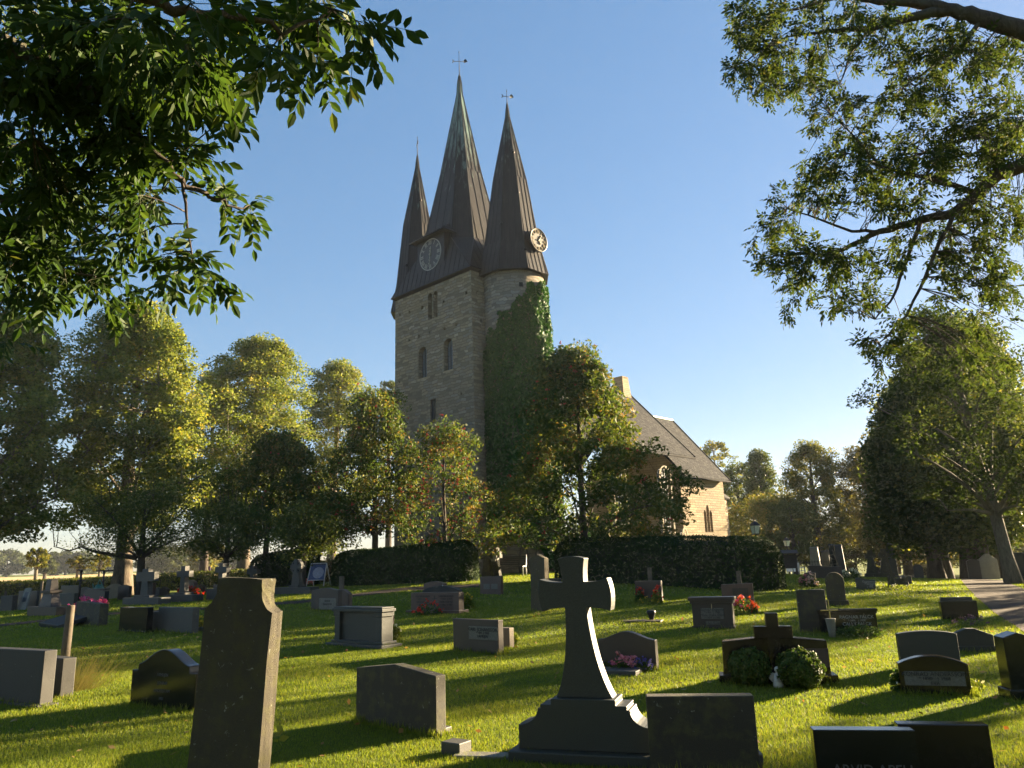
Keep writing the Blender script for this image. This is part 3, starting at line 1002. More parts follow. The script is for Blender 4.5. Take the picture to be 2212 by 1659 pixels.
quads('foliage', leafquads_n(Pw - L, nw, .17, rng), IVY, np.clip(rng.normal(.45, .25, len(Pw)), 0, 1), ivy)
k = MB()
for a0, zt in ((205, 13.5), (222, 15.2), (238, 15.9), (255, 16.8), (275, 16.9), (292, 16)):
    pts = []
    for i in range(12):
        f = i / 11
        a = R(a0 + (8 * math.sin(i * 1.3 + a0)) + (250 - a0) * .5 * (1 - f))
        zz = .3 + (zt - .3) * f
        r_ = 1.95 + (18 - zz) * .008
        p = CM @ Vector((2.75 + r_ * math.cos(a), -.8 + r_ * math.sin(a), 0)); pts.append((p.x - L[0], p.y - L[1], zz - L[2]))
    k.tube(pts, [.06 * (1 - i / 14) for i in range(12)], 5)
k.build('stem', plain('ivy_stem', (.08, .06, .045), .9), ivy)
# ------------------------------------------------------------------ gravestones
BLK = granite('black_granite', (.020, .020, .022), .13, 0, .0003, .5)
BLKR = granite('dark_red_granite', (.030, .016, .014), .15, 0, .0003, .5)
DRK = granite('dark_rough_granite', (.095, .078, .048), .75, .25, .004, .7, moss=.7)
DRG = granite('dark_grey_granite', (.052, .049, .042), .6, .1, .002, .8)
BRN = granite('brown_granite', (.115, .075, .055), .5, 0, .001, .8)
RED = granite('red_granite', (.25, .135, .10), .45, 0, .001, .7)
GRY = granite('grey_granite', (.145, .143, .132), .6, .1, .002, .7)
LGY = granite('pale_grey_granite', (0.49, 0.48, 0.43), .65, .2, .002, .6)
GRN = granite('green_grey_granite', (.070, .082, .074), .5, 0, .0015, 1.0)
SND = granite('weathered_sandstone', (.27, .215, .135), .9, .35, .01, .4, moss=.5)
OLD = granite('lichened_limestone', (.16, .135, .085), .92, .30, .012, .4, (.36, .37, .30), moss=.6)
SLT = granite('blue_slate', (.055, .065, .085), .4, .1, .001, .5)
WHT = granite('white_marble', (0.90, 0.90, 0.87), .5, 0, .001, .3)
TAN = granite('tan_granite', (0.52, 0.42, 0.29), .7, .2, .002, .5)
WOOD = plain('weathered_wood', (.10, .078, .052), .85, 0, .3, 9, .006)
LGOLD = plain('gilt_letters', (.34, .27, .13), .5, .3, .1)
LGREY = plain('grey_letters', (.27, .27, .26), .7, 0, .1)
LDARK = plain('dark_letters', (.02, .02, .02), .7, 0, .1)
LPALE = plain('pale_letters', (.075, .075, .07), .6, 0, .1)
PLQ = plain('rough_panel', (.125, .12, .10), .9, 0, .3, 60, .004)

def outline(kind, w, h, a=.1, b=.1):
    x = w / 2
    z0 = -.1
    if kind == 'flat': return [(-x, z0), (x, z0), (x, h - a * 0), (-x, h)]
    if kind == 'slope': return [(-x, z0), (x, z0), (x, h - a), (-x, h)]
    if kind == 'pitch': return [(-x, z0), (x, z0), (x, h - a), (0, h), (-x, h - a)]
    if kind == 'taper': return [(-x, z0), (x, z0), (x - a, h), (-x + a, h)]
    N = 18
    if kind == 'arc':
        return [(-x, z0), (x, z0)] + [(x * (1 - 2 * i / N), h - a * (1 - 2 * i / N) ** 2) for i in range(N + 1)]
    if kind == 'round':
        rz = min(x, h * .6) * (1 if a == .1 else a)
        return [(-x, z0), (x, z0)] + [(x * math.cos(math.pi * i / N), h - rz + rz * math.sin(math.pi * i / N)) for i in range(N + 1)]
    if kind == 'wave':
        return [(-x, z0), (x, z0)] + [(x * (1 - 2 * i / N), h - a * (.5 - .5 * math.cos(math.pi * abs(1 - 2 * i / N)))) for i in range(N + 1)]
    if kind == 'tilt':       # one-sided wave
        return [(-x, z0), (x, z0)] + [(x * (1 - 2 * i / N), h - a * (.5 + .5 * math.sin(math.pi * .5 * (1 - 2 * i / N) * 1.4))) for i in range(N + 1)]
    if kind == 'shoulder':
        s = w * .40; zs = h - a
        P = [(-x, z0), (x, z0), (x, zs - b * .3), (s + .01, zs - b * .3), (s, zs)]
        for i in range(N + 1):
            q = 1 - 2 * i / N
            P.append((s * .98 * q, zs + .015 + (a - .015) * (.5 + .5 * math.cos(math.pi * abs(q))) ** .75))
        return P + [(-s, zs), (-s - .01, zs - b * .3), (-x, zs - b * .3)]
    if kind == 'concave':    # broad stele with scooped shoulders and a narrower head
        t = w * b; zs = h - a
        P = [(-x, z0), (x, z0), (x, zs)]
        for i in range(1, 9):
            q = i / 8
            P.append((t + (x - t) * (1 - math.sin(q * math.pi / 2)), zs + a * .72 * (1 - math.cos(q * math.pi / 2))))
        P += [(t, h), (-t, h)]
        for i in range(8, 0, -1):
            q = i / 8
            P.append((-t - (x - t) * (1 - math.sin(q * math.pi / 2)), zs + a * .72 * (1 - math.cos(q * math.pi / 2))))
        return P + [(-x, zs)]
    if kind == 'step':
        return [(-x, z0), (x, z0), (x, h), (-x + w * b, h), (-x + w * b, h - a), (-x, h - a)]
    if kind == 'gablet':
        return [(-x, z0), (x, z0), (x, h - a), (x * .2, h), (-x * .2, h), (-x, h - a)]
    raise ValueError(kind)

FEET = []
def place(xl, xr, yb, yt, phi, dist=None):
    xm = (xl + xr) / 2
    P = site(xm, yb) if dist is None else at(xm, yb, dist)
    az = math.atan2(P.x, P.y)
    w = (xr - xl) * mpp(P) / max(.3, math.cos(R(phi) - az))
    h = ztop(P, xm, yt)
    FEET.append((P, w, R(phi)))
    return P, w, h

def rough(o, amt, seed=1, cuts=3):
    """broken, hand-hewn surface: subdivide the mesh and jitter it"""
    import bmesh
    bm = bmesh.new(); bm.from_mesh(o.data)
    bmesh.ops.triangulate(bm, faces=bm.faces[:])
    bmesh.ops.subdivide_edges(bm, edges=bm.edges[:], cuts=cuts, use_grid_fill=True)
    from mathutils import noise as mn
    for v in bm.verts:
        p = v.co * 6 + Vector((seed * 3.1, 0, 0))
        d = mn.noise_vector(p) * amt + mn.noise_vector(p * 3.3) * amt * .55
        v.co += d
    bm.to_mesh(o.data); bm.free()

def stone(kind, xl, xr, yb, yt, phi, dep, mat, label, a=.1, b=.1, plinth=None, texts=(), plaques=(), lean=0.0, dist=None, group=None,
          bevel=.008, hew=0.0, cat='gravestone', name='gravestone', cornice=None, wid=None):
    P, w, h = place(xl, xr, yb, yt, phi, dist)
    if wid: w = wid
    k = MB(); k.prism(outline(kind, w, h, a, b), 0, dep)
    single = not (plinth or texts or plaques or cornice)
    if single:
        o = k.build(name, mat, None, bevel, P, -R(phi))
        root = o
    else:
        root = empty(name, P, -R(phi))
        o = k.build('slab', mat, root, bevel)
    if hew: rough(o, hew, xl)
    if lean: root.rotation_euler = (0, lean, -R(phi))
    tag(root, label, cat, group)
    if plinth:
        dw, ph, dy = plinth
        k = MB(); k.box(-w / 2 - dw, w / 2 + dw, -dy, dep + dy, -.15, ph)
        k.build('plinth', mat, root, .006)
    if cornice:
        dw, ch, dy = cornice
        k = MB()
        k.box(-w / 2 - dw, w / 2 + dw, -dy, dep + dy, h - ch * .5, h + .004)
        k.box(-w / 2 - dw * .5, w / 2 + dw * .5, -dy * .5, dep + dy * .5, h - ch, h - ch * .5)
        k.build('cornice', mat, root, .006)
    for (px, pz, pw, ph_, pm) in plaques:      # fractions of w and h
        k = MB(); k.box((px - pw / 2) * w, (px + pw / 2) * w, -.012, .01, (pz - ph_ / 2) * h, (pz + ph_ / 2) * h)
        k.build('inscription_panel', pm, root, .002)
    for (body, size, tx, tz, tm) in texts:
        text('inscription', body, size, tm, root, (tx * w, -.016 if plaques else -.004, tz * h))
    return root

def cross_poly(w, zb, zt, zc, aw, sw0, sw1, ah, fl=0.0):
    """latin cross outline: shaft half-widths sw0 (foot) and sw1 (under the arms), arms of half-span aw and half-height ah"""
    return [(-sw0, zb), (sw0, zb), (sw1, zc - ah), (aw, zc - ah - fl), (aw, zc + ah + fl), (sw1, zc + ah), (sw1 + fl, zt), (-sw1 - fl, zt), (-sw1, zc + ah), (-aw, zc + ah + fl), (-aw, zc - ah - fl), (-sw1, zc - ah)]

# ---- nearest row
stone('concave', 404, 546, 1705, 1250, 20, .15, OLD, 'tall lichen covered stele with scooped shoulders leaning in the left foreground', a=.24, b=.34, lean=.062, hew=.014, bevel=0)
stone('shoulder', 283, 411, 1530, 1403, 30, .16, BLK, 'black polished gravestone with arched top beside the tall lichened stele', a=.19, b=.2,
      texts=[('FAMILJEN', .05, 0, .56, LPALE), ('JOHAN', .055, 0, .42, LPALE), ('LINDERSTAM', .05, 0, .29, LPALE), ('1931', .045, 0, .16, LPALE)])
stone('flat', -60, 70, 1520, 1403, 30, .16, DRG, 'wide dark gravestone cut off by the left edge of the view', plinth=(.05, .03, .05))
stone('flat', 84, 125, 1505, 1421, 36, .17, DRG, 'narrow dark gravestone with a black tape band before the round post')
k = MB(); P = site(134, 1500); 
stone('pitch', 765, 936, 1575, 1435, 42, .13, DRK, 'brown mossy gravestone with a low pitched top alone on the front lawn', a=.07, texts=(), plaques=())
def blocky(x, yb, w, d, h, phi, mat, label, cat='stone block', name='stone_block', dz=0.0):
    P = site(x, yb)
    k = MB(); k.box(-w / 2, w / 2, 0, d, -.08, h)
    return tag(k.build(name, mat, None, .008, P, -R(phi)), label, cat)
blocky(972, 1632, .20, .17, .10, 34, GRY, 'small grey stone block lying in the grass left of the big cross')
blocky(945, 1584, .16, .12, .05, 34, GRY, 'flat foot stone at the right corner of the mossy pitched gravestone')
blocky(1040, 1641, .50, .16, .025, 12, LGY, 'flat pale kerb slab in front of the big cross pedestal', 'kerb', 'kerb_slab')
# the big granite cross
P, w, h = place(1108, 1421, 1648, 1203, 18, None)
root = empty('cross_monument', P, -R(18), 'big green grey granite cross with flared arms on a scrolled pedestal', 'grave cross')
S = mpp(P) / math.cos(R(18) - math.atan2(P.x, P.y))
k = MB(); k.box(-.62, .66, -.10, .42, -.1, .085); k.build('foot_slab', GRN, root, .012)
bw = .555
prof = [(-bw, .085), (bw, .085), (bw, .27)]
for i in range(1, 8):
    q = i / 8 * math.pi / 2
    prof.append((bw - .17 * math.sin(q), .27 + .13 * (1 - math.cos(q)) ))
prof += [(.385, .40), (.36, .40), (.36, .43), (.27, .43), (.27, .475), (-.27, .475), (-.27, .43), (-.36, .43), (-.36, .40), (-.385, .40)]
for i in range(7, 0, -1):
    q = i / 8 * math.pi / 2
    prof.append((-bw + .17 * math.sin(q), .27 + .13 * (1 - math.cos(q))))
prof += [(-bw, .27)]
k = MB(); k.prism(prof, 0, .32); k.build('pedestal', GRN, root, .006)
zt = h
zc = zt - .30; aw = .312
pr_ = []
def curve(p, q, c, n=8):
    return [((1 - t) ** 2 * p[0] + 2 * t * (1 - t) * c[0] + t * t * q[0], (1 - t) ** 2 * p[1] + 2 * t * (1 - t) * c[1] + t * t * q[1]) for t in [i / n for i in range(n)]]
C_ = [(-.25, .475), (.25, .475)]
pts = curve((.25, .475), (.098, zc - .115), (.115, .72), 14)
pts += curve((.098, zc - .115), (aw, zc - .145), (.22, zc - .115)) + curve((aw, zc - .145), (aw, zc + .125), (aw + .045, zc)) \
     + curve((aw, zc + .125), (.098, zc + .095), (.22, zc + .09)) + curve((.098, zc + .095), (.125, zt - .01), (.1, zt - .1)) + curve((.125, zt - .01), (-.125, zt - .01), (0, zt + .03))
half = [p for p in pts]
left = [(-x, z) for x, z in curve((.125, zt - .01), (.098, zc + .095), (.1, zt - .1))] + [(-x, z) for x, z in curve((.098, zc + .095), (aw, zc + .125), (.22, zc + .09))] \
     + [(-x, z) for x, z in curve((aw, zc + .125), (aw, zc - .145), (aw + .045, zc))] + [(-x, z) for x, z in curve((aw, zc - .145), (.098, zc - .115), (.22, zc - .115))] \
     + [(-x, z) for x, z in curve((.098, zc - .115), (.25, .475), (.115, .72), 14)] + [(-.25, .475)]
k = MB(); k.prism([(x * .95 - (z - .475) * .055, z) for x, z in half + left], .075, .245); k.build('cross', GRN, root, .005)
# right of the cross
stone('flat', 1408, 1640, 1672, 1504, 8, .14, DRK, 'large plain mossy slab gravestone directly right of the big cross', lean=0.0)
blocky(1622, 1668, .20, .16, .12, 8, GRY, 'small grey stone block before the large mossy slab')
blocky(1520, 1662, .62, .08, .02, 8, LGY, 'thin stone kerb along the foot of the large mossy slab', 'kerb', 'kerb_slab')
stone('flat', 1782, 1990, 1745, 1578, 10, .12, BLK, 'low black polished gravestone with a pale worn top, nearest on the right', texts=[('ARVID APELL', .088, .06, .47, LPALE)], bevel=.006)
stone('flat', 1972, 2150, 1735, 1566, 12, .11, BLKR, 'dark red polished gravestone at the lower right, behind the low black one')
# ---- second row, right
stone('arc', 1956, 2092, 1502, 1417, 18, .15, BLKR, 'dark red gravestone with curved top and a carved scroll band', a=.085,
      plaques=[(0, .42, .86, .36, PLQ)], texts=[('KONRAD ANDERSSON', .062, 0, .535, LDARK), ('* 1890   † 1968', .05, 0, .42, LDARK), ('EVA', .05, 0, .30, LDARK)])
stone('arc', 1955, 2071, 1447, 1363, 14, .12, GRN, 'plain grey gravestone with a gently curved top seen from behind', a=.035)
stone('gablet', 2063, 2145, 1408, 1358, 14, .13, DRG, 'low dark gravestone with a small peaked top near the gravel path', a=.09, plinth=(.03, .08, .03))
stone('pitch', 2194, 2250, 1513, 1367, 10, .25, BLK, 'tall black pillar stone at the right edge of the view', a=.05, plinth=(.03, .10, .03))
# cross with winged back wall
P, w, h = place(1565, 1798, 1478, 1324, 12)
root = empty('cross_monument', P, -R(12), 'black polished cross rising from a low winged wall behind two round bushes', 'grave cross')
hw_ = w / 2
zw = ztop(P, 1680, 1386)
k = MB(); k.prism([(-hw_ + .02, -.1), (hw_ - .02, -.1), (hw_ - .04, zw), (.15, zw + .045), (-.15, zw + .045), (-hw_ + .04, zw)], .06, .26); k.build('back_wall', BLKR, root, .006)
k = MB(); k.box(-hw_ - .03, hw_ + .04, .0, .33, -.1, .10); k.build('plinth', BLKR, root, .008)
k = MB(); k.prism(cross_poly(0, 0, h, ztop(P, 1667, 1366), .225, .075, .072, .072), -.02, .12); k.build('cross', BLKR, root, .006)
k = MB(); k.box(.25, .62, .047, .07, .18, .40); k.build('inscription_panel', plain('red_panel', (.06, .035, .03), .6), root)
# falck stone
stone('flat', 1779, 1893, 1370, 1316, 14, .16, BLK, 'black gravestone with a flat overhanging cap and white lettering', cornice=(.03, .07, .03), bevel=.004,
      texts=[('RAGNAR FALCK', .078, .15, .68, LGREY), ('* 1896   † 1978', .045, .15, .54, LGREY), ('CALLY FALCK', .078, .15, .40, LGREY)])
stone('flat', 1732, 1790, 1366, 1274, 14, .15, DRK, 'tall plain dark slab behind the black capped gravestone')
P = site(1786, 1374)
root = empty('grave_vase', P + Vector((0, -.25, 0)), 0, 'pale tapered grave vase with a thin gilt cross at the black capped stone', 'grave vase')
k = MB(); k.lathe([(.055, -.02), (.06, .1), (.085, .30), (.088, .31), (.07, .31)], 14); k.build('vase', LGY, root)
k = MB(); k.box(-.008, .008, -.008, .008, .28, .62); k.box(-.15, .15, -.008, .008, .44, .456); k.build('cross', plain('brass', (.5, .38, .14), .4, .8), root)
stone('round', 1790, 1828, 1308, 1236, 22, .16, OLD, 'old lichened gravestone with a round top on a stepped foot', a=1.0, plinth=(.05, .12, .05))
stone('flat', 2042, 2111, 1340, 1298, 14, .14, BLK, 'plain black rectangular gravestone beside the gravel path', bevel=.005)
stone('flat', 2041, 2101, 1325, 1290, 14, .10, SLT, 'plain slate gravestone standing just behind the black one by the path')
stone('tilt', 1853, 1891, 1274, 1248, 16, .16, GRN, 'small green gravestone with a wavy top and pale lettering', a=.07, texts=[('Gustavsson', .09, .2, .68, LGREY), ('Marcus', .10, .2, .52, LGREY), ('* 1908', .07, .2, .36, LGREY), ('† 1996', .07, .2, .22, LGREY)])
o = stone('wave', 1925, 1962, 1273, 1250, 16, .35, OLD, 'rough brown boulder gravestone in a little planted mound', a=-.08, hew=.05, bevel=0)
stone('flat', 1955, 1970, 1262, 1244, 20, .14, DRG, 'small dark gravestone half hidden behind the brown boulder')
# linked pair of weathered crosses
P, w, h = place(1874, 1929, 1248, 1186, 20)
root = empty('cross_monument', P, -R(20), 'pair of weathered lichened stone crosses joined on one wide base', 'grave cross')
k = MB(); k.box(-w / 2 - .05, w / 2 + .05, -.04, .32, -.1, h * .16); k.build('base', OLD, root, .02)
for cx, hh in ((-w * .25, h * .97), (w * .25, h)):
    k = MB(); k.prism([(x + cx, z) for x, z in cross_poly(0, h * .14, hh, hh * .78, w * .19, w * .22, w * .10, h * .075)], .02, .26)
    o = k.build('cross', OLD, root, 0); rough(o, .02, cx * 5, 2)
stone('slope', 1914, 1940, 1243, 1209, 24, .12, SLT, 'blue grey slate gravestone behind the pair of weathered crosses', a=.03)
stone('slope', 1928, 1947, 1240, 1209, 30, .12, RED, 'red granite gravestone leaning close behind the slate one', a=.03)
stone('tilt', 1750, 1818, 1250, 1221, 20, .2, BRN, 'wide brown family gravestone with a wavy top beyond the small red one', a=.06, texts=[('JOHANSSON', .12, .1, .72, LDARK)])
stone('flat', 1740, 1763, 1266, 1237, 24, .15, RED, 'small upright red gravestone with pink flowers at its foot')
stone('slope', 1823, 1850, 1238, 1216, 24, .15, BRN, 'low brown slab gravestone with a white flowered shrub before it', a=-.04)
# obelisks in the far right quarter
def obelisk(x, yb, yt, w0, w1, mat, label, dist=None, cap=True, basew=1.5):
    P = site(x, yb) if dist is None else at(x, yb, dist)
    h = ztop(P, x, yt)
    root = empty('obelisk', P, -R(25), label, 'obelisk')
    k = MB(); k.box(-w0 * basew / 2, w0 * basew / 2, -w0 * basew / 2, w0 * basew / 2, -.2, h * .16); k.build('plinth', mat, root, .02)
    k = MB(); k.box(-w0 / 2, w0 / 2, -w0 / 2, w0 / 2, h * .16, h * .97, 0, (w0 - w1) / 2, (w0 - w1) / 2); k.build('shaft', mat, root, .01)
    if cap:
        k = MB(); k.box(-w1 * .62, w1 * .62, -w1 * .62, w1 * .62, h * .965, h, 0, w1 * .2, w1 * .2); k.build('cap', mat, root)
    return root
obelisk(1763, 1228, 1181, .62, .42, LGY, 'pale grey tapering obelisk behind the iron fence', 50)
obelisk(1786, 1226, 1189, .50, .40, GRY, 'grey rounded obelisk between the pale and the black ones', 52)
obelisk(1801, 1224, 1175, .34, .30, BLK, 'slim black obelisk with a bright cap in the far right graves', 47)
obelisk(1816, 1223, 1176, .55, .36, SLT, 'dark slate obelisk right of the slim black one', 49)
obelisk(1927, 1220, 1172, .55, .36, SLT, 'dark slate obelisk standing alone near the tan clipped bush', 50)
# stones among the right tree row
stone('round', 1979, 1991, 1240, 1219, 24, .15, GRY, 'tiny grey round topped gravestone between the right tree trunks', dist=44, wid=.42)
stone('arc', 2093, 2117, 1232, 1208, 20, .18, BRN, 'dark brown arched gravestone under the right trees', a=.08, dist=42)
stone('shoulder', 2119, 2155, 1230, 1196, 20, .25, LGY, 'tall grey double gravestone with a small cross top under the right trees', a=.22, dist=43)
stone('pitch', 2180, 2204, 1230, 1206, 14, .3, WHT, 'white marble gravestone with red flowers near the pale trunk', a=.1, dist=42)
stone('flat', 2200, 2222, 1236, 1193, 14, .3, DRG, 'dark upright pillar stone before the pale tree trunk', dist=37)
# ---- middle of the lawn
P, w, h = place(722, 826, 1396, 1311, 38)
root = empty('gravestone', P, -R(38), 'classical grey gravestone with corner pilasters, cornice and wide plinth', 'gravestone')
k = MB(); k.box(-w / 2 + .03, w / 2 - .03, .03, .22, .05, h - .09); k.build('slab', GRN, root, .004)
for s_ in (-1, 1):
    k = MB(); cx = s_ * (w / 2 - .10)
    k.box(cx - .075, cx + .075, -.03, .25, .07, h - .17); k.box(cx - .095, cx + .095, -.045, .26, h - .17, h - .085)
    k.build('pilaster', GRN, root, .01)
k = MB(); k.box(-w / 2 - .02, w / 2 + .02, -.06, .28, h - .085, h - .03); k.box(-w / 2 + .01, w / 2 - .01, -.035, .26, h - .03, h); k.build('cornice', GRN, root, .008)
k = MB(); k.box(-w / 2 - .10, w / 2 + .10, -.14, .36, -.1, .05); k.box(-w / 2 - .03, w / 2 + .03, -.06, .29, .05, .10); k.build('plinth', GRN, root, .008)
stone('flat', 800, 838, 1391, 1327, 38, .16, RED, 'plain reddish slab standing back to back with the classical grey gravestone', dist=15.9)
stone('wave', 672, 729, 1319, 1270, 40, .14, BRN, 'brown gravestone with a softly waved top and an inscribed lower panel', a=.06, plaques=[(.12, .30, .62, .50, plain('panel_grey', (.16, .14, .11), .8))],
      texts=[('GUSTAF', .07, .12, .42, LDARK), ('JOHANSSON', .07, .12, .28, LDARK)])
stone('shoulder', 722, 752, 1312, 1273, 40, .14, RED, 'red gravestone with stepped shoulders close behind the waved brown one', a=.1)
# red double tomb
P, w, h = place(887, 990, 1324, 1280, 30)
root = empty('family_tomb', P, -R(30), 'wide red granite family tomb with a dark arched pediment on top', 'family tomb')
k = MB(); k.box(-w / 2, w / 2, 0, .24, .06, h); k.build('slab', RED, root, .006)
k = MB(); k.box(-w / 2 - .08, w / 2 + .08, -.12, .34, -.1, .07); k.build('plinth', RED, root, .006)
for tx in (-.25, .25): text('inscription', 'LANTBRUKAREN\n* 1894  † 1975\nHANS HUSTRU\n* 1901  † 1987', .062, LDARK, root, (tx * w, -.004, h * .60))
k = MB(); k.box(-.01, .01, -.004, .02, h * .3, h * .85); k.box(-.07, .07, -.004, .02, h * .68, h * .71); k.build('carved_cross', LDARK, root)
stone('arc', 912, 990, 1306, 1265, 30, .2, DRG, 'dark gravestone with an arched pediment behind the red family tomb', a=.13, cornice=(.04, .0, .04) if False else None, dist=22.4)
stone('arc', 915, 958, 1300, 1256, 30, .18, RED, 'red arched gravestone topped by a white dove, behind the dark pediment', a=.07, dist=24.0)
P = site(940, 1325)
# white dove on the pediment
bp = pt(951, 1271, 22.6)
k = MB()
k.ball((0, 0, 0), .07, 10, 0, .8); k.ball((.07, 0, .055), .035, 8); k.tube([(-.05, 0, 0), (-.2, 0, -.03)], [.045, .012], 6); k.tube([(.10, 0, .055), (.135, 0, .05)], [.012, .003], 5)
tag(k.build('dove_figure', plain('white_glaze', (.75, .75, .73), .4), None, 0, bp, R(10)), 'small white dove figure sitting on the dark arched gravestone', 'dove figure')
stone('flat', 978, 1076, 1410, 1338, 42, .12, BRN, 'brown gravestone with a rough inscribed panel and a carved thin cross', plaques=[(.18, .60, .62, .40, PLQ)],
      texts=[('KARL JOHANSSON', .082, .18, .70, LDARK), ('* 1891 † 1960', .05, .18, .60, LDARK), ('FAMILJEN', .06, .18, .50, LDARK)])
stone('step', 1068, 1101, 1411, 1356, 42, .12, TAN, 'sunlit tan stepped gravestone behind the brown one with the rough panel', a=.1, b=.1, dist=14.0)
stone('slope', 1037, 1082, 1284, 1246, 36, .14, RED, 'reddish gravestone with two pale plaques before the twin dark crosses', a=-.03,
      plaques=[(-.17, .45, .30, .30, PLQ), (.2, .45, .30, .30, PLQ)])
stone('flat', 1186, 1211, 1277, 1249, 20, .12, DRG, 'small dark gravestone half hidden by the big cross and the rough stele')
stone('pitch', 1148, 1180, 1321, 1196, 30, .22, SND, 'tall rough hewn sandstone stele with a rounded head left of the big cross', a=.12, hew=.02, bevel=0)
stone('flat', 1374, 1430, 1301, 1255, 24, .14, BRN, 'brown flat topped gravestone against the long clipped hedge')
stone('arc', 1380, 1419, 1303, 1266, 24, .12, RED, 'smaller arched red gravestone in front of the flat topped brown one', a=.05, dist=22.2)
stone('slope', 1562, 1628, 1304, 1262, 20, .12, RED, 'red gravestone with inscription panel and bright flowers near the hedge end', a=-.02, plaques=[(.1, .62, .5, .36, BRN)])
stone('flat', 1499, 1584, 1358, 1290, 22, .24, BRN, 'chest shaped brown gravestone with moulded cornice and fluted corners', cornice=(.06, .12, .05), plinth=(.02, .05, .03),
      plaques=[(0, .48, .56, .34, PLQ), (0, .18, .36, .10, PLQ)], texts=[('Gunnar Engqvist', .07, 0, .60, LDARK), ('* 1901  † 1988', .05, 0, .515, LDARK), ('Hans maka Ellen', .07, 0, .43, LDARK), ('* 1904  † 1985', .05, 0, .345, LDARK), ('Familjens Gravplats', .045, 0, .18, LDARK), ('†', .16, 0, .78, LGOLD)])
stone('wave', 1294, 1417, 1446, 1364, 26, .13, BRN, 'brown gravestone with a serpentine top and pink flowers before it', a=.11)
P = site(1335, 1450)
k = MB(); k.box(-.36, .36, -.34, .05, -.05, .05); tag(k.build('ledger_slab', GRY, None, .008, P, -R(26)), 'flat grey ledger slab in the grass before the serpentine gravestone', 'ledger slab')
P = site(1388, 1343)
k = MB(); k.box(-.42, .42, -.2, .2, -.05, .03); tag(k.build('ledger_slab', BRN, None, .006, P, -R(20)), 'flat brown grave plate sunk in the lawn behind the serpentine stone', 'ledger slab')
k = MB(); P = site(1408, 1341); k.lathe([(.05, -.04), (.05, .06), (.09, .15), (.10, .2), (.07, .22), (.03, .22)], 12); tag(k.build('grave_lantern', IRON, None, 0, P), 'small dark grave lantern standing beside the sunken brown plate', 'lantern')
# twin dark crosses by the tower
for xx, yb, yt, lb in ((1051, 1247, 1185, 'dark weathered stone cross nearest the clipped hedge, by the tower foot'), (1068, 1246, 1183, 'dark weathered stone cross beside the park bench, by the tower foot')):
    P, w, h = place(xx - 9, xx + 9, yb, yt, 30)
    k = MB(); k.prism(cross_poly(0, -.1, h, h * .76, .33, .30, .15, .13, .03), 0, .24)
    o = k.build('cross_gravestone', DRK, None, 0, P, -R(30)); rough(o, .018, xx, 2)
    tag(o, lb, 'grave cross')
# ---- left part
stone('flat', 258, 311, 1366, 1312, 34, .16, BLK, 'black gravestone left of the wide grey back slab', plinth=(.03, .04, .03))
stone('step', 327, 409, 1366, 1312, 38, .16, GRY, 'wide grey slab gravestone with a step at its upper left corner', a=.11, b=.17)
P = site(450, 1364)
k = MB(); k.box(-.45, .45, -.05, .10, -.05, .09); tag(k.build('kerb_slab', LGY, None, .006, P, -R(38)), 'pale stone kerb right of the wide grey slab', 'kerb')
stone('slope', 163, 209, 1351, 1300, 40, .22, DRK, 'mossy brown block gravestone behind the tilted slate ledger', a=.05)
P = site(140, 1352)
k = MB(); k.box(-.62, .62, -.42, .42, -.05, .05)
o = k.build('ledger_slab', SLT, None, .006, P + Vector((0, 0, .13)), -R(38)); o.rotation_euler = (R(14), R(2), -R(38))
tag(o, 'tilted blue slate ledger slab raised at its back edge on the left lawn', 'ledger slab')
def post(xb, yb, yt, r, label, dist=None, sq=False, lean=0.0, mat=WOOD):
    P = site(xb, yb) if dist is None else at(xb, yb, dist)
    h = ztop(P, xb, yt)
    k = MB()
    if sq: k.box(-r, r, -r, r, -.2, h)
    else: k.lathe([(r * 1.05, -.2), (r, h * .5), (r * .93, h - .01), (r * .85, h)], 12)
    o = k.build('wooden_post', mat, None, .004 if sq else 0, P, -R(30))
    o.rotation_euler = (0, lean, -R(30))
    return tag(o, label, 'post')
post(134, 1480, 1308, .062, 'thick round wooden post behind the narrow dark gravestone at left', lean=.03)
post(737, 1318, 1245, .05, 'sunlit square wooden post behind the waved brown gravestone', None, True, dist=24) if False else post(737, 1318, 1245, .055, 'sunlit square wooden post behind the waved brown gravestone', 24.5, True)
post(1407, 1290, 1226, .05, 'pale square post behind the flat topped gravestone by the hedge', 24.0, True)
post(1602, 1290, 1233, .05, 'pale square post behind the red gravestone with bright flowers', 21.5, True, -.03)
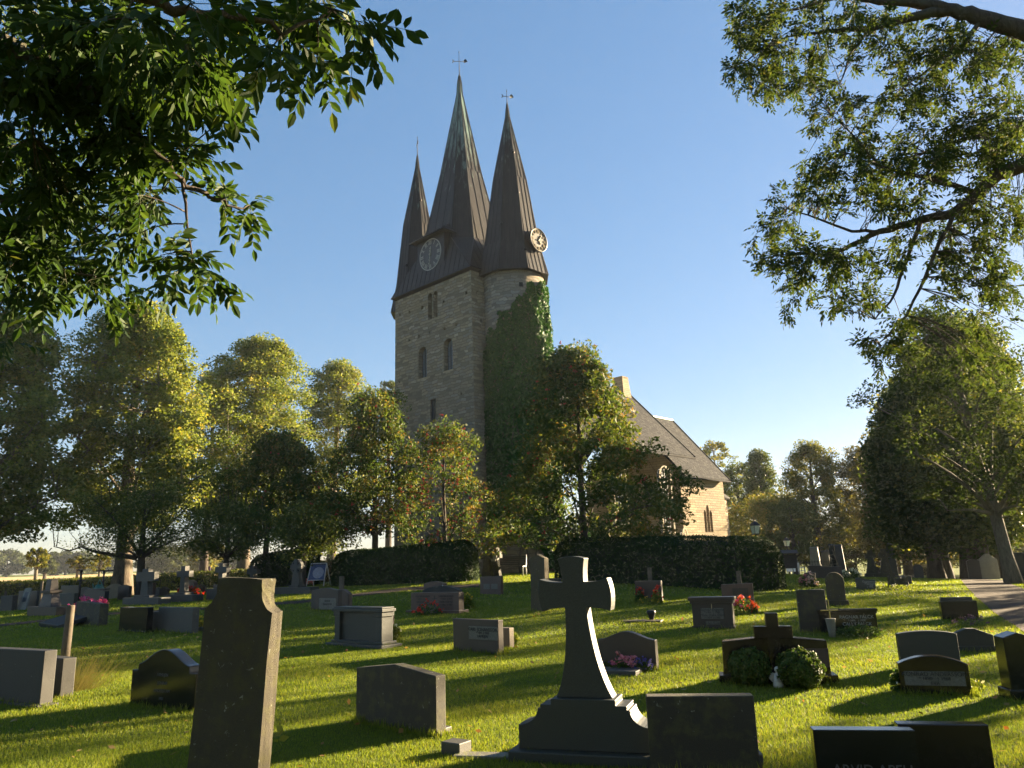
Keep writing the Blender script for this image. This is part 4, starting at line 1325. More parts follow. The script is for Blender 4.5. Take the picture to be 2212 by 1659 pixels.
def wheel_or_cross(xl, xr, yb, yt, ybase_top, bl, br, phi, mat, label, kind='latin'):
    P, w, h = place(xl, xr, yb, yt, phi)
    root = empty('cross_monument', P, -R(phi), label, 'grave cross')
    m_ = mpp(P) / math.cos(R(phi) - math.atan2(P.x, P.y))
    zb = ztop(P, (xl + xr) / 2, ybase_top)
    xm = (xl + xr) / 2
    x0, x1 = (bl - xm) * m_, (br - xm) * m_
    k = MB(); k.box(x0, x1, -.1, .42, -.15, zb * .75); k.box(-w * .42, w * .42, -.04, .36, zb * .75, zb); k.build('base', mat, root, .012)
    k = MB()
    if kind == 'latin':
        k.prism(cross_poly(0, zb, h, zb + (h - zb) * .70, w / 2, w * .21, w * .16, w * .155), .05, .25)
    else:
        k.prism([(-w * .36, zb), (w * .36, zb), (w * .24, zb + (h - zb) * .52), (-w * .24, zb + (h - zb) * .52)], .06, .26)
        cz = h - w * .52
        k.prism([(w * .46 * math.cos(2 * math.pi * i / 28), cz + w * .50 * math.sin(2 * math.pi * i / 28)) for i in range(28)], .08, .24)
        k.prism([(-w * .5, cz - w * .13), (w * .5, cz - w * .13), (w * .5, cz + w * .13), (-w * .5, cz + w * .13)], .05, .27)
        k.prism([(-w * .13, cz - w * .4), (w * .13, cz - w * .4), (w * .15, h), (-w * .15, h)], .045, .275)
        for sx_ in (-1, 1):
            for sz_ in (-1, 1):
                q = MB(); q.lathe([(w * .07, -.004), (w * .07, .004)], 10)
                k.add([(v[0] + sx_ * w * .23, .076 + v[2], cz + sz_ * w * .25 + v[1]) for v in q.v], q.f, 1)
    k.build('cross', [mat, DARKIN], root, .008)
wheel_or_cross(288, 324, 1306, 1229, 1286, 272, 342, 30, GRY, 'tall grey latin cross on a wide base beside the apple tree trunk')
wheel_or_cross(376, 401, 1300, 1223, 1280, 359, 416, 30, GRY, 'grey latin cross on a stepped base, second from the apple tree trunk')
wheel_or_cross(459, 482, 1296, 1217, 1263, 451, 489, 34, GRY, 'grey latin cross on a tall block pedestal by the second small tree')
wheel_or_cross(529, 550, 1282, 1223, 1262, 522, 556, 34, DRG, 'dark latin cross partly hidden by the tall lichened stele')
wheel_or_cross(623, 646, 1283, 1208, 1264, 592, 671, 28, GRY, 'grey celtic wheel cross on a long low base before the round hedge', 'wheel')
stone('flat', 0, 22, 1320, 1287, 30, .2, DRG, 'dark gravestone near the far hedge at the left edge')
stone('flat', 39, 74, 1316, 1277, 30, .14, SLT, 'slate gravestone with a white framed plaque leaning on it', hew=0)
P = site(56, 1317)
k = MB(); k.prism([(-.24, 0), (.24, 0), (.19, .82), (-.19, .82)], -.03, .0); k.prism([(-.11, .3), (.11, .3), (.1, .66), (-.1, .66)], -.036, -.028, 1)
o = k.build('white_plaque', [LGY, SLT], None, 0, P + Vector((.0, -.25, 0)), -R(25)); o.rotation_euler = (R(-14), 0, -R(25))
tag(o, 'white framed plaque leaning against a slate gravestone at far left', 'plaque')
P, w, h = place(68, 122, 1330, 1252, 30)
root = empty('gravestone', P, -R(30), 'tapered brown stone pillar with a dark capped top on a wide base, far left', 'gravestone')
k = MB(); k.box(-w / 2, w / 2, -.1, .4, -.1, .28); k.build('base', BRN, root, .01)
k = MB(); k.box(-.36, .36, -.02, .34, .28, h * .62, 0, .12, .06); k.build('shaft', BRN, root, .01)
k = MB(); k.box(-.30, .30, -.05, .36, h * .62, h * .69); k.box(-.16, .16, .02, .3, h * .69, h, 0, .03, .03); k.build('cap', BRN, root, .01)
post(84, 1327, 1256, .045, 'slim pale post in front of the tapered brown pillar', None)
post(10, 1300, 1277, .05, 'short pale post by the far hedge at the left edge', 44)
post(63, 1300, 1270, .05, 'slim grey post behind the slate gravestone', 45)
stone('flat', 112, 155, 1308, 1282, 30, .16, GRN, 'low wide green granite gravestone left of the flower box', plinth=(.02, .05, .02))
stone('flat', 131, 164, 1297, 1265, 30, .14, SLT, 'large blue slate gravestone before the far hedge')
stone('pitch', 168, 189, 1297, 1268, 30, .16, GRY, 'pale grey peaked gravestone beside the black tool post', a=.09)
stone('gablet', 182, 222, 1300, 1272, 30, .2, SLT, 'slate gravestone with pediment and column pair, left of the sunlit tan one', a=.1, cornice=(.02, .05, .02))
stone('wave', 229, 256, 1293, 1261, 30, .2, TAN, 'sunlit tan gravestone with a curved top near the lime trunk', a=.12)
stone('pitch', 254, 275, 1296, 1264, 30, .16, BRN, 'dark brown peaked gravestone at the foot of the lime trunk', a=.06)
stone('flat', 318, 328, 1290, 1259, 30, .16, RED, 'narrow red gravestone behind the first grey latin cross')
stone('shoulder', 331, 343, 1288, 1269, 30, .15, GRY, 'small grey gravestone with stepped shoulders behind the crosses', a=.15)
stone('gablet', 345, 359, 1288, 1268, 30, .15, BRN, 'small brown gravestone with a chamfered top behind the crosses', a=.1)
stone('round', 395, 418, 1283, 1253, 34, .2, RED, 'red round topped gravestone with red flowers at its base', a=.8)
stone('gablet', 424, 440, 1281, 1263, 30, .15, GRY, 'small grey gravestone with a chamfered top before the far hedge', a=.12)
stone('flat', 491, 512, 1290, 1262, 30, .15, SLT, 'blue grey gravestone peeking out left of the tall lichened stele')

# longer grass left standing round the feet of the stones
rng = np.random.default_rng(77)
Vs = []
for P, w, ph in FEET:
    d = math.hypot(P.x, P.y)
    if d > 26: continue
    n = int(w * (420 if d < 10 else 240 if d < 16 else 130))
    u = rng.uniform(-.5, .5, n) * (w + .14)
    vv = -np.abs(rng.normal(0, .035, n)) - .012
    side = rng.uniform(0, 1, n) < .22
    u = np.where(side, np.where(rng.uniform(0, 1, n) < .5, 1, 1) * (w / 2 + .015 + np.abs(rng.normal(0, .03, n))), u)
    vv = np.where(side, rng.uniform(0, .2, n), vv)
    x = P.x + u * math.cos(ph) + vv * math.sin(ph); y = P.y - u * math.sin(ph) + vv * math.cos(ph)
    z = Hn(x, y)
    hg = rng.uniform(.03, .10, n) * (.7 + .5 * np.sin(u * 9 + P.x * 5) ** 2)
    wd = rng.uniform(.004, .008, n) * (1 + d / 18)
    th = rng.uniform(0, 2 * np.pi, n); dl = rng.uniform(0, 2 * np.pi, n); ln = hg * rng.uniform(.1, .6, n)
    V = np.empty((n, 3, 3))
    V[:, 0] = np.stack([x - np.cos(th) * wd / 2, y - np.sin(th) * wd / 2, z], 1)
    V[:, 1] = np.stack([x + np.cos(th) * wd / 2, y + np.sin(th) * wd / 2, z], 1)
    V[:, 2] = np.stack([x + np.cos(dl) * ln, y + np.sin(dl) * ln, z + hg], 1)
    Vs.append(V)
V = np.concatenate(Vs)
tag(quads('long_grass', V, GR, np.clip(rng.normal(.5, .22, len(V)), 0, 1), nv=3), 'longer uncut grass standing round the feet of the gravestones', 'grass', kind='stuff')
# ------------------------------------------------------------------ hedges
YEW = leafmat('yew_leaf', [(0, (0.011, 0.026, 0.007)), (.5, (0.021, 0.043, 0.009)), (.85, (0.039, 0.062, 0.013)), (1, (0.069, 0.078, 0.020))], .12, .8)
HORN = leafmat('hornbeam_leaf', [(0, (.05, .075, .015)), (.5, (.09, .11, .022)), (.85, (.15, .145, .035)), (1, (.22, .17, .05))], .35, .5)
DRYH = leafmat('dry_hedge_leaf', [(0, (.12, .085, .04)), (.6, (.20, .15, .07)), (1, (.26, .20, .09))], .3, .6)
HCORE = plain('hedge_inner_shade', (.012, .016, .007), .95)  # near-black: the shade deep inside the foliage is put into this colour
TWIG = plain('twig_bark', (.07, .055, .04), .9)
def rbox_points(L, W, Hh, r, n, rng):
    ax = np.array([L, W, Hh])
    areas = np.array([W * Hh, W * Hh, L * Hh, L * Hh, L * W])
    f = rng.choice(5, n, p=areas / areas.sum())
    p = rng.uniform(-.5, .5, (n, 3)) * ax
    p[f == 0, 0] = -L / 2; p[f == 1, 0] = L / 2
    p[f == 2, 1] = -W / 2; p[f == 3, 1] = W / 2
    p[f == 4, 2] = Hh / 2
    inner = np.maximum(ax / 2 - r, 0)
    q = np.clip(p, -inner, inner)
    q[:, 2] = np.where(p[:, 2] < 0, p[:, 2], q[:, 2])
    d = p - q
    nn = unit(d + 1e-6)
    s = q + nn * np.minimum(r, np.linalg.norm(d, axis=1, keepdims=True))
    s[:, 2] += Hh / 2
    return s, nn
def hedge(P0, P1, W, Hh, r, n, leaf, mat, label, seed=1, cat='hedge', name='clipped_hedge', core=.1, wob=.045, h1=None, group=None):
    rng = np.random.default_rng(seed)
    P0, P1 = Vector(P0), Vector(P1)
    d = P1 - P0; d.z = 0
    L = d.length
    rz = math.atan2(d.y, d.x)
    c = (P0 + P1) / 2
    root = empty(name, (c.x, c.y, H(c.x, c.y)), rz, label, cat, group)
    h1 = h1 or Hh
    s, nn = rbox_points(L, W, Hh, r, n, rng)
    f = s[:, 0] / L + .5
    wv = .5 * np.sin(s[:, 0] * 1.9 + s[:, 2] * 2.3) * np.sin(s[:, 1] * 2.1 + s[:, 0] * .7) + .3 * np.sin(s[:, 0] * 5.1) * np.sin(s[:, 2] * 5.7 + s[:, 1] * 3)
    s = s + nn * (wv * wob)[:, None] + rng.normal(size=s.shape) * leaf * .32
    s[:, 2] *= (Hh + (h1 - Hh) * f) / Hh
    # follow the ground
    cx = c.x + s[:, 0] * math.cos(rz) - s[:, 1] * math.sin(rz); cy = c.y + s[:, 0] * math.sin(rz) + s[:, 1] * math.cos(rz)
    gz = np.array([H(a, b) for a, b in zip(cx[::1], cy[::1])]) if n < 60000 else np.zeros(n)
    s[:, 2] += gz - root.location.z
    quads('foliage', leafquads_n(s, nn, leaf, rng, .55, .6), mat, np.clip(rng.normal(.45, .22, n) + wv * .1, 0, 1), root)
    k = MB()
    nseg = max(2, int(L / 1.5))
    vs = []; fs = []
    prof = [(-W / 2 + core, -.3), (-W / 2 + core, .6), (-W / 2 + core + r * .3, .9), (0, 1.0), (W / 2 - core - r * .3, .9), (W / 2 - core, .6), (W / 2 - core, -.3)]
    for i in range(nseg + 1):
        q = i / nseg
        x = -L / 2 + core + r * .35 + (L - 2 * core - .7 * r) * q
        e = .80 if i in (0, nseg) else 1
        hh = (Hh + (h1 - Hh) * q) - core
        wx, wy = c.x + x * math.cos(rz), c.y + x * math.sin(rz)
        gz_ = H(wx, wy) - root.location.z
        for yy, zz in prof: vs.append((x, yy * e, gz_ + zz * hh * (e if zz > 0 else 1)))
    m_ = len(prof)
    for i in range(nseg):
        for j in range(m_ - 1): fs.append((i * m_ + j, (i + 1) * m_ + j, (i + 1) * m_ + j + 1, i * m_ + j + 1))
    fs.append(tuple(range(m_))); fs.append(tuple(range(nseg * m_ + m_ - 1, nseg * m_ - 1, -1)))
    k.add(vs, fs); k.build('dark_core', HCORE, root)  # solid dark core, stands for the shaded inside of the hedge
    return root
hB1, hB0 = at(1028, 1255, 33.8), at(716, 1262, 36.5)
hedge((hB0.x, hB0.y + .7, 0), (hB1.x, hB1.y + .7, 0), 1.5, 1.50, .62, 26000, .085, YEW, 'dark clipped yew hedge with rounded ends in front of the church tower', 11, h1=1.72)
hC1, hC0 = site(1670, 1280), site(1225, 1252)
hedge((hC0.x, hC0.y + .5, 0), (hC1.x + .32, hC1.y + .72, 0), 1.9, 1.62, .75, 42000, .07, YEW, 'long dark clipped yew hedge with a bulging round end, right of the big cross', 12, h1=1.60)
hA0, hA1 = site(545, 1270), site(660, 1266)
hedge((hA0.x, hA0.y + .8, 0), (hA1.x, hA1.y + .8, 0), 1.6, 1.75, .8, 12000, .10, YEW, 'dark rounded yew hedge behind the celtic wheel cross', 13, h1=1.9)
hedge((-46, 47, 0), (-22, 57, 0), 1.3, 1.15, .2, 24000, .13, HORN, 'long green hornbeam hedge bounding the churchyard on the left, before the field', 14, wob=.04)
hedge((-22, 57, 0), (-13.5, 62, 0), 1.2, 1.15, .2, 12000, .13, HORN, 'sunlit stretch of hornbeam hedge behind the grey latin crosses', 15, wob=.04)
a_ = at(690, 1270, 52); 
hedge((a_.x - 1.5, a_.y, 0), (a_.x + 2.5, a_.y + 1.6, 0), 1.0, 1.3, .15, 5000, .12, DRYH, 'brownish clipped hedge behind the white folding sign', 16, wob=.05)
P = site(1994, 1243)
hedge((P.x - .95, P.y + .5, 0), (P.x + 1.0, P.y + .1, 0), 1.1, .95, .3, 7000, .06, DRYH, 'low tan clipped bush near the start of the gravel path', 17, cat='bush', name='clipped_bush')

# ------------------------------------------------------------------ bushes, flowers
GREEN = leafmat('plant_leaf', [(0, (.03, .06, .012)), (.5, (.055, .10, .02)), (1, (.11, .15, .03))], .4, .5)
YGREEN = leafmat('bright_plant_leaf', [(0, (.07, .11, .015)), (.5, (.13, .17, .025)), (1, (.22, .22, .04))], .45, .5)
THUJA = leafmat('thuja_leaf', [(0, (.025, .05, .01)), (.5, (.045, .085, .015)), (1, (.12, .13, .03))], .3, .5)
def bush(x, yb, w, d, h, n, leaf, mat, label, seed=1, cat='bush', name='bush', dist=None, P=None, up=.6):
    rng = np.random.default_rng(seed)
    if P is None: P = site(x, yb) if dist is None else at(x, yb, dist)
    root = empty(name, P, 0, label, cat)
    v = unit(rng.normal(size=(n, 3)))
    rr = (1 + .13 * np.sin(v[:, 0] * 7 + seed) * np.sin(v[:, 1] * 6 + v[:, 2] * 5)) * rng.uniform(.72, 1.0, n) ** .6
    p = v * rr[:, None] * np.array([w / 2, d / 2, h * .52]); p[:, 2] += h * .48
    ok = p[:, 2] > .0
    quads('foliage', leafquads_n(p[ok], v[ok] + np.array([0, 0, .2]), leaf, rng, .6, .6), mat, np.clip(rng.normal(.5, .25, ok.sum()), 0, 1), root)
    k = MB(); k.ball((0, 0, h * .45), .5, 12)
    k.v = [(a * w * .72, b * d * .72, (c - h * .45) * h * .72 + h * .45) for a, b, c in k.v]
    k.build('dark_core', HCORE, root)  # solid dark ball, stands for the shade within the bush
    return root
P = site(1612, 1474)
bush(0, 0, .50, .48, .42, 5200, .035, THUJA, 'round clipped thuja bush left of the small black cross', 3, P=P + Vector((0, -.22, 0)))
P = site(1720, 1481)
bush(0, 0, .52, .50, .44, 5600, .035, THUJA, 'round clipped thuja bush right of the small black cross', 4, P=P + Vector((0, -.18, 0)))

FLM = {}
def flowermat(cols):
    key = tuple(cols)
    if key not in FLM:
        n = len(cols)
        FLM[key] = leafmat('petal_%d' % len(FLM), [(i / max(1, n - 1) if n > 1 else 0, c) for i, c in enumerate(cols)] if n > 1 else [(0, cols[0]), (1, cols[0])], .3, .6, 1.15)
    return FLM[key]
REDF = [(.55, .03, .02), (.65, .06, .03), (.45, .02, .03)]
PNK = [(.60, .20, .26), (.70, .30, .34), (.50, .12, .18)]
MAG = [(.45, .05, .30), (.60, .12, .06), (.65, .10, .04)]
BLU = [(.08, .08, .35), (.12, .10, .42)]
YEL = [(.65, .42, .03), (.72, .52, .06)]
WHF = [(.70, .70, .62), (.75, .72, .55)]
def flowers(x, yb, w, h, cols, label, seed=1, nb=26, leafm=None, dist=None, P=None, d=None, bs=.035, name='flower_plant', lk=1.0, up=.0):
    rng = np.random.default_rng(seed * 17 + 3)
    if P is None: P = site(x, yb) if dist is None else at(x, yb, dist)
    d = d or w * .7
    root = empty(name, P, 0, label, 'flowers')
    n = int(320 * lk)
    v = unit(rng.normal(size=(n, 3))); v[:, 2] = np.abs(v[:, 2])
    p = v * np.array([w / 2, d / 2, h * .75]) * rng.uniform(.3, 1, (n, 1)) ** .5
    quads('foliage', leafquads(p, max(.03, h * .16), rng, .7, .1, .6), leafm or GREEN, np.clip(rng.normal(.5, .25, n), 0, 1), root)
    V = []
    c = unit(rng.normal(size=(nb, 3))); c[:, 2] = np.abs(c[:, 2]) * .8 + .25
    c = unit(c) * np.array([w / 2, d / 2, h * .92]) * rng.uniform(.8, 1.05, (nb, 1))
    c[:, 2] += up
    tt = []
    for q in c:
        m_ = 9
        o_ = rng.normal(size=(m_, 3)) * bs * .45
        V.append(leafquads(q + o_, bs, rng, .4, 0, .9)); tt.append(np.clip(rng.uniform(0, 1) + rng.normal(size=m_) * .08, 0, 1))
    quads('blossom', np.concatenate(V), flowermat(cols), np.concatenate(tt), root)
    k = MB()
    for q in c[:14]: k.tube([(q[0] * .3, q[1] * .3, 0), (q[0] * .8, q[1] * .8, q[2] * .6), tuple(q)], .004, 3)
    k.build('stem', plain('green_stem', (.05, .08, .02), .7), root)
    return root
flowers(927, 1327, .75, .35, REDF, 'red geraniums in front of the wide red family tomb', 1, 16, bs=.05, P=site(927, 1327) + Vector((0, -.1, 0)))
flowers(1012, 1318, .35, .5, YEL, 'yellow flowering plant at the right end of the red family tomb', 2, 14, YGREEN, dist=21.6)
flowers(1340, 1450, .50, .24, PNK, 'pink begonias planted at the foot of the serpentine gravestone', 3, 12, bs=.055, P=site(1352, 1447) + Vector((-.02, -.05, 0)))
flowers(1310, 1448, .35, .17, BLU, 'blue lobelia left of the pink begonias at the serpentine gravestone', 4, 34, bs=.02, P=site(1312, 1442) + Vector((0, -.04, 0)))
flowers(1395, 1450, .35, .20, BLU, 'blue lobelia right of the pink begonias at the serpentine gravestone', 5, 34, bs=.02, P=site(1388, 1449) + Vector((0, -.05, 0)))
flowers(1383, 1303, .3, .42, REDF, 'red geranium left of the smaller arched red gravestone by the hedge', 6, 8, bs=.06, dist=21.6)
flowers(1420, 1303, .3, .46, REDF, 'red geranium right of the smaller arched red gravestone by the hedge', 7, 8, YGREEN, bs=.06, dist=21.4)
flowers(1398, 1305, .75, .22, YEL, 'yellow green cushion plants in front of the arched red gravestone', 8, 8, YGREEN, bs=.03, dist=21.2, lk=2)
flowers(1607, 1306, .55, .42, MAG, 'purple and orange flowers in front of the red gravestone near the hedge end', 9, 30, bs=.05, dist=18.9)
flowers(1625, 1306, .3, .30, [(.62, .10, .04), (.5, .06, .03)], 'orange red flowers at the right foot of the red gravestone', 10, 16, bs=.045, dist=18.7)
flowers(1592, 1308, .6, .14, YEL, 'low yellow green border plants before the purple and orange flowers', 11, 4, YGREEN, bs=.02, dist=18.5, lk=1.6)
flowers(852, 1383, .3, .42, WHF, 'white flowers growing right of the classical grey gravestone', 12, 12, YGREEN, bs=.03, dist=15.6)
flowers(1110, 1408, .22, .34, YEL, 'leafy yellow green plant right of the sunlit tan stepped gravestone', 13, 2, YGREEN, bs=.02, dist=14.1)
flowers(1745, 1266, .3, .42, PNK, 'dark pink flowers left of the small upright red gravestone', 14, 10, bs=.06, P=site(1737, 1267))
flowers(1758, 1266, .34, .52, [(.7, .45, .42), (.75, .55, .5)], 'pale pink flowers before the small upright red gravestone', 15, 14, bs=.07, P=site(1756, 1268))
flowers(426, 1362, .35, .36, YEL, 'yellow flowers at the right end of the wide grey slab', 16, 26, YGREEN, bs=.05, P=site(426, 1362))
flowers(195, 1299, 1.4, .5, [(.5, .06, .2), (.45, .1, .25)], 'magenta flowers behind the mossy brown block gravestone', 17, 40, bs=.1, dist=30)
flowers(404, 1284, .9, .45, REDF, 'red flowers at the base of the red round topped gravestone', 18, 24, bs=.1, P=site(404, 1285))
flowers(427, 1296, .5, .6, REDF, 'leafy shrub with red blooms right of the stepped grey cross', 19, 8, GREEN, bs=.1, P=site(424, 1297), lk=2)
flowers(686, 1263, .35, .45, [(.75, .25, .22), (.7, .2, .2)], 'coral flowers beside the white folding sign', 20, 16, bs=.1, P=site(668, 1266))
flowers(2180, 1238, 1.0, .45, REDF, 'red flowers left of the white marble gravestone under the trees', 21, 40, bs=.12, P=site(2175, 1238))
flowers(1842, 1369, 1.0, .26, [(.12, .10, .08), (.16, .12, .08)], 'dark low planting in front of the black capped gravestone', 22, 10, GREEN, bs=.02, P=site(1850, 1373) + Vector((0, -.12, 0)), lk=3)
flowers(1944, 1275, 1.6, .24, WHF, 'green mound planting around the rough brown boulder', 23, 6, YGREEN, bs=.04, P=site(1942, 1276), lk=3)
flowers(1836, 1240, .9, .5, WHF, 'white flowered shrub before the low brown slab', 24, 18, GREEN, bs=.08, dist=36, lk=2)
flowers(1945, 1497, .2, .34, WHF, 'leafy plant left of the dark red scroll carved gravestone', 25, 4, GREEN, bs=.025, P=site(1944, 1494))
flowers(2100, 1495, .26, .18, WHF, 'leafy plant right of the dark red scroll carved gravestone', 26, 2, YGREEN, bs=.02, P=site(2103, 1492))
flowers(2072, 1358, .7, .2, [(.1, .06, .12), (.16, .08, .16)], 'wilting dark flowers behind the low peaked dark gravestone', 27, 16, GREEN, bs=.035, P=site(2100, 1352), lk=.6)
# dry tall grass tuft at left
rng = np.random.default_rng(31)
P = site(160, 1492)
n = 420
V = np.empty((n, 3, 3))
b0_ = rng.normal(size=(n, 3)) * np.array([.13, .10, 0]); tip = b0_ * 2.2 + np.stack([rng.normal(.10, .16, n), rng.normal(0, .1, n), rng.uniform(.15, .62, n)], 1)
V[:, 0] = b0_; V[:, 1] = b0_ + np.array([.005, .002, 0]); V[:, 2] = tip
tag(quads('dry_grass_tuft', V, leafmat('straw', [(0, (.10, .10, .04)), (1, (.19, .16, .08))], .4), rng.uniform(0, 1, n), None, P, 3), 'tall dry grass tuft beside the narrow dark gravestone at left', 'grass tuft')
# maple seedling
P = site(600, 1628)
n = 5
V = leafquads(np.array([[.0, 0, .16], [.05, 0, .12], [-.03, .02, .1], [.03, -.02, .08], [.01, .0, .2]]), .09, rng, .5, .1)
o = quads('seedling', V, YGREEN, np.full(5, .95), None, P); tag(o, 'bright yellow green seedling at the foot of the tall lichened stele', 'seedling')

# ------------------------------------------------------------------ small things
P = site(1675, 1481)
k = MB()
k.lathe([(.055, -.01), (.06, .03), (.05, .10), (.035, .15), (.02, .165)], 12)
k.ball((0, -.01, .20), .036, 10)
k.tube([(-.03, -.03, .13), (-.045, -.06, .09), (0, -.07, .08)], [.014, .012, .01], 6); k.tube([(.03, -.03, .13), (.045, -.06, .09), (0, -.07, .08)], [.014, .012, .01], 6)
for s_ in (-1, 1):
    k.add([(s_ * .02, .03, .15), (s_ * .09, .05, .18), (s_ * .10, .05, .11), (s_ * .05, .05, .05), (s_ * .02, .045, .15), (s_ * .09, .065, .18), (s_ * .10, .065, .11), (s_ * .05, .065, .05)],
          [(0, 1, 2, 3), (7, 6, 5, 4), (0, 4, 5, 1), (1, 5, 6, 2), (2, 6, 7, 3), (3, 7, 4, 0)])
tag(k.build('angel_figurine', plain('pale_plaster', (.5, .5, .48), .8, 0, .2, 30), None, 0, P + Vector((0, -.12, 0))), 'small pale praying angel figurine between the two round bushes', 'figurine')
# park bench by the turret
P = site(1098, 1245)
bench = empty('park_bench', P, R(-22), 'dark slatted park bench with white metal ends at the tower foot', 'bench')
k = MB()
for i in range(5): k.box(-.75, .75, .0 + i * .09, .07 + i * .09, .43, .46)
k.build('seat', plain('dark_slat', (.03, .028, .025), .6), bench, .004)
k = MB()
for i in range(5): k.box(-.75, .75, .46 + i * .012, .49 + i * .012, .52 + i * .085, .585 + i * .085)
k.build('backrest', plain('dark_slat', (.03, .028, .025), .6), bench, .004)
for x in (-.74, .74):
    k = MB(); k.tube([(x, .05, -.05), (x, .02, .42), (x, .02, .44), (x, .46, .44), (x, .54, .98)], .025, 6); k.tube([(x, .50, -.05), (x, .44, .44)], .025, 6)
    k.build('leg', plain('white_metal', (.62, .62, .62), .4), bench)
# hanging grave sign between the dark crosses
P = site(1059, 1246)
sg = empty('hanging_sign', P + Vector((0, -.4, 0)), R(-20), 'small pale lantern shaped sign on a bracket between the twin dark crosses', 'sign')
k = MB(); k.box(-.02, .02, -.02, .02, -.1, 1.35); k.box(-.02, .35, -.015, .015, 1.28, 1.32); k.build('post', IRON, sg)
k = MB(); k.prism([(.02, .95), (.1, .72), (.3, .72), (.38, .95), (.32, 1.1), (.08, 1.1)], -.03, .03); k.box(.17, .23, -.01, .01, 1.1, 1.29); k.build('panel', LGY, sg, .01)
# folding A sign
P = site(688, 1266)
sg = empty('folding_sign', P, R(-18), 'white framed folding sign board with a blue poster near the round hedge', 'sign')
WM = plain('white_metal', (.62, .62, .62), .4)
k = MB()
for x in (-.42, .42):
    k.tube([(x * 1.12, -.32, 0), (x, 0, 1.05)], .026, 6); k.tube([(x * 1.12, .32, 0), (x, 0, 1.05)], .026, 6)
k.tube([(-.42, 0, 1.05), (.42, 0, 1.05)], .026, 6); k.tube([(-.46, -.24, .28), (.46, -.24, .28)], .02, 6)
k.build('frame', WM, sg)
k = MB(); k.add([(-.44, -.235, .28), (.44, -.235, .28), (.40, -.02, 1.0), (-.40, -.02, 1.0), (-.44, -.215, .28), (.44, -.215, .28), (.40, .0, 1.0), (-.40, .0, 1.0)],
                [(0, 1, 2, 3), (7, 6, 5, 4), (0, 4, 5, 1), (1, 5, 6, 2), (2, 6, 7, 3), (3, 7, 4, 0)])
pan = k.build('poster', plain('poster_blue', (.07, .11, .26), .5), sg)
k = MB()
def pp(x, z): return (x, -.235 + (z - .28) / .72 * .215 - .004, z)
k.add([pp(.05 + .30 * math.cos(a), .62 + .26 * math.sin(a)) for a in [2 * math.pi * i / 24 for i in range(24)]], [tuple(range(24))])
k.build('pale_disc', plain('poster_pale', (.36, .40, .55), .6), pan)
# road sign behind the hedge
P = at(672, 1260, 66)
zt_ = ztop(P, 672, 1203); zb_ = ztop(P, 672, 1225)
m_ = mpp(P)
rs = empty('road_sign', P, R(-12), 'blue and brown direction sign standing behind the hedges, left of the tower', 'road sign')
hb = (zt_ - zb_)
k = MB(); k.box(-22 * m_, 17 * m_, -.04, .04, zt_ - hb * .38, zt_); k.build('blue_panel', plain('sign_blue', (.02, .13, .55), .4), rs, .005)
k = MB(); k.box(-20 * m_, 13 * m_, -.04, .04, zb_, zt_ - hb * .42); k.build('brown_panel', plain('sign_brown', (.06, .035, .028), .5), rs, .005)
k = MB(); k.tube([(-16 * m_, .08, -.5), (-16 * m_, .08, zt_)], .05, 8); k.tube([(11 * m_, .08, -.5), (11 * m_, .08, zt_)], .05, 8); k.build('post', plain('galvanised', (.35, .36, .36), .5, .5), rs)
SW = plain('sign_white', (.72, .74, .75), .5)
text('lettering', 'S VÄSTER', .30 * hb, SW, rs, (-1 * m_, -.045, zt_ - hb * .19)); text('lettering', 'Husaby\nkyrka', .24 * hb, SW, rs, (-2 * m_, -.045, zb_ + hb * .28))
# small far signs
for x, col, shp, lb in ((438, (.75, .20, .03), 'r', 'round orange road sign seen over the far hedge'), (447.5, (.10, .05, .14), 's', 'dark narrow sign on a pole seen over the far hedge')):
    P = at(x, 1262, 78)
    zt_ = ztop(P, x, 1228 if shp == 'r' else 1224)
    s_ = empty('road_sign', P, 0, lb, 'road sign')
    k = MB(); k.tube([(0, .05, -.3), (0, .05, zt_)], .035, 6); k.build('post', plain('galvanised', (.35, .36, .36), .5, .5), s_)
    k = MB()
    if shp == 'r': k.prism([(.32 * math.cos(2 * math.pi * i / 20), zt_ - .32 + .32 * math.sin(2 * math.pi * i / 20)) for i in range(20)], -.02, .02)
    else: k.prism([(-.22, zt_ - .9), (.22, zt_ - .9), (.22, zt_), (-.22, zt_)], -.02, .02)
    k.build('panel', plain('panel_' + shp, col, .5), s_)
# tool stand with a green watering can
P = at(220, 1294, 46)
st = empty('tool_stand', P, R(-10), 'black metal stand with a crossbar for watering cans near the far hedge', 'tool stand')
zt_ = ztop(P, 220, 1233)
k = MB(); k.tube([(0, 0, -.1), (0, 0, zt_)], .045, 8); k.tube([(-.45, 0, zt_), (.5, 0, zt_)], .035, 6)
for x in (-.28, -.12, .1, .3): k.tube([(x, 0, zt_), (x, -.03, zt_ - .10), (x, -.07, zt_ - .08)], .016, 5)
k.build('frame', IRON, st)
wc = empty('watering_can', P + Vector((-.14, -.12, zt_ - 1.15)), R(-10), 'green plastic watering can hanging from the black metal stand', 'watering can')
GRNP = plain('green_plastic', (.01, .16, .13), .4)
k = MB(); k.lathe([(.15, 0), (.19, .02), (.21, .25), (.16, .42), (.10, .47)], 14); k.build('body', GRNP, wc)
k = MB(); k.tube([(-.17, 0, .08), (-.30, 0, .3), (-.38, 0, .52)], [.04, .03, .03], 7); k.build('spout', GRNP, wc)
k = MB(); k.tube([(.18, 0, .1), (.28, 0, .3), (.12, 0, .55), (0, 0, .72), (-.05, 0, .60), (-.08, 0, .45)], .022, 6); k.build('handle', GRNP, wc)
P = at(170, 1298, 42)
zt_ = ztop(P, 173, 1230)
